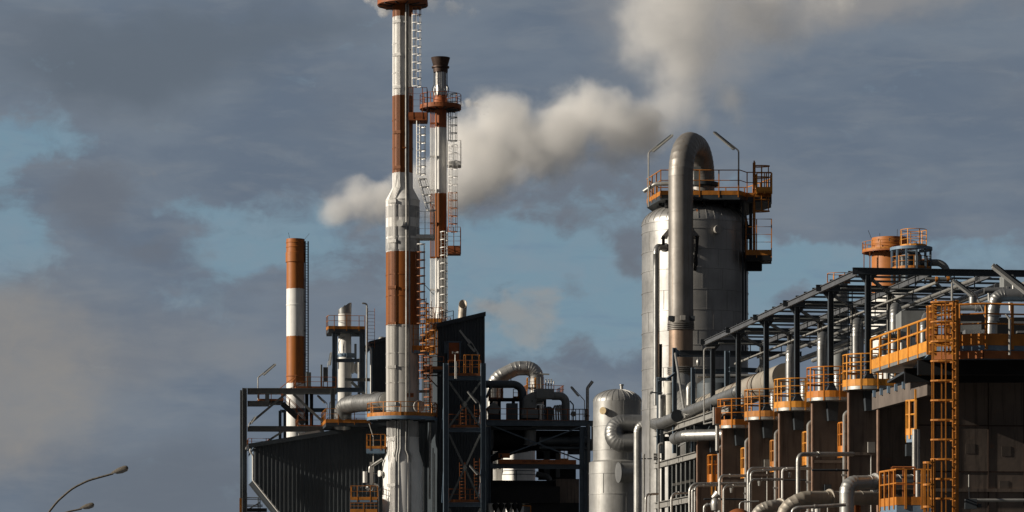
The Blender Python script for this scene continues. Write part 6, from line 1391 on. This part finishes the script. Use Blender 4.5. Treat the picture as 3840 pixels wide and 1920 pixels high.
# ================================================================== steam
def steam(name, label, blobs, Z, dens, nscale, x0, x1, y0, y1, dy, soft=.6, amp=1.0, step=.15, emit=0):
    a, c = W(x0, y1, Z), W(x1, y0, Z)
    o = obj(name, MB().box((a + c) / 2, c.x - a.x, dy, c.z - a.z), [], kind='stuff', label=label, cat='steam')
    m = bpy.data.materials.new(name); m.use_nodes = True; nt = m.node_tree; N = nt.nodes; L = nt.links; N.clear()
    out = N.new('ShaderNodeOutputMaterial'); pv = N.new('ShaderNodeVolumePrincipled'); L.new(pv.outputs[0], out.inputs['Volume'])
    pv.inputs['Color'].default_value = (.995, .988, .975, 1); pv.inputs['Anisotropy'].default_value = 0
    g = N.new('ShaderNodeNewGeometry')
    def VM(op, a, b=None):
        n = N.new('ShaderNodeVectorMath'); n.operation = op
        L.new(a, n.inputs[0])
        if b is not None:
            if hasattr(b, 'links'): L.new(b, n.inputs[1])
            else: n.inputs[1].default_value = b
        return n
    def M(op, a, b, c=None):
        n = N.new('ShaderNodeMath'); n.operation = op
        for i, s in enumerate((a, b, c)):
            if s is None: continue
            if hasattr(s, 'links'): L.new(s, n.inputs[i])
            else: n.inputs[i].default_value = s
        return n.outputs[0]
    acc = None
    for x, y, r, off, wt in blobs:
        p = W(x, y, Z) + V((0, off, 0)); rr = r * Z / F
        s_ = VM('SUBTRACT', g.outputs['Position'], tuple(p)); l = VM('LENGTH', s_.outputs[0]).outputs['Value']
        f = M('MULTIPLY_ADD', l, -wt / rr, wt)
        if acc is None: acc = f
        else: acc = M('SMOOTH_MAX', acc, f, .22)
    t = N.new('ShaderNodeTexNoise'); t.inputs['Scale'].default_value = nscale; t.inputs['Detail'].default_value = 7; t.inputs['Roughness'].default_value = .6; t.inputs['Distortion'].default_value = .25
    L.new(g.outputs['Position'], t.inputs[0])
    f = M('ADD', acc, M('MULTIPLY_ADD', t.outputs[0], amp * 2, -amp))
    r = N.new('ShaderNodeMapRange'); r.interpolation_type = 'SMOOTHSTEP'; r.inputs[1].default_value = .12; r.inputs[2].default_value = .12 + soft; r.inputs[3].default_value = 0; r.inputs[4].default_value = dens
    L.new(f, r.inputs[0]); L.new(r.outputs[0], pv.inputs['Density'])
    o.data.materials.append(m)
    m.cycles.volume_step_rate = step
    return o
S.cycles.volume_max_steps = 256
steam('steam_plume', 'large white steam plume drifting behind the two striped stacks', [
    (1275, 790, 90, 0, 1), (1360, 755, 130, 1, 1), (1440, 740, 125, 0, 1), (1540, 700, 120, 0, 1), (1640, 680, 150, 0, 1), (1740, 700, 150, -1, 1), (1740, 550, 180, 1, 1), (1850, 610, 190, 0, 1), (1900, 480, 180, 0, 1), (1990, 530, 200, 0, 1), (2090, 500, 190, -1, 1), (2180, 430, 180, 1, 1), (2290, 480, 170, 0, 1), (2420, 470, 150, 1, .9), (1780, 430, 110, 2, .8), (2200, 350, 90, 0, .8)],
    430, .32, .15, 1120, 2660, 190, 930, 17)
steam('steam_column', 'thinner steam column rising and spreading above the plume end', [
    (2420, 470, 180, 0, 1), (2540, 380, 180, 1, 1), (2530, 240, 200, 0, .95), (2480, 110, 230, 0, 1), (2560, 0, 300, 1, .95), (2760, 60, 200, 0, .75), (2740, 380, 110, 0, .75), (2770, 450, 80, 0, .7), (2640, 450, 90, 0, .75), (2900, 20, 220, 0, .7), (3100, -20, 200, 0, .6)],
    440, .16, .13, 2180, 3250, -120, 620, 16, soft=.8, step=.25)
steam('steam_wisp', 'small white steam wisp curling under the top ring of the tallest stack', [(1408, 8, 34, 0, 1), (1438, 42, 30, 0, 1), (1450, 35, 22, 0, 1), (1385, -10, 30, 0, 1)], 282, 1.1, .8, 1340, 1475, -40, 80, 2.4, step=.3)
steam('steam_wisp', 'small white steam jet at the railed ring of the slimmer stack', [(1705, 398, 14, 0, 1), (1730, 394, 22, 0, 1), (1755, 386, 26, 0, .9), (1785, 388, 26, 0, .7)], 303.5, 1.1, 1.0, 1690, 1830, 350, 425, 1.6, step=.3)
steam('steam_wisp', 'faint steam haze trailing right of the tallest stack top', [(1620, 5, 50, 0, .7), (1700, 20, 50, 0, .6), (1770, 45, 45, 0, .55), (1560, -15, 50, 0, .9)], 282, .35, .5, 1520, 1860, -40, 110, 2.4, soft=.7, step=.3)
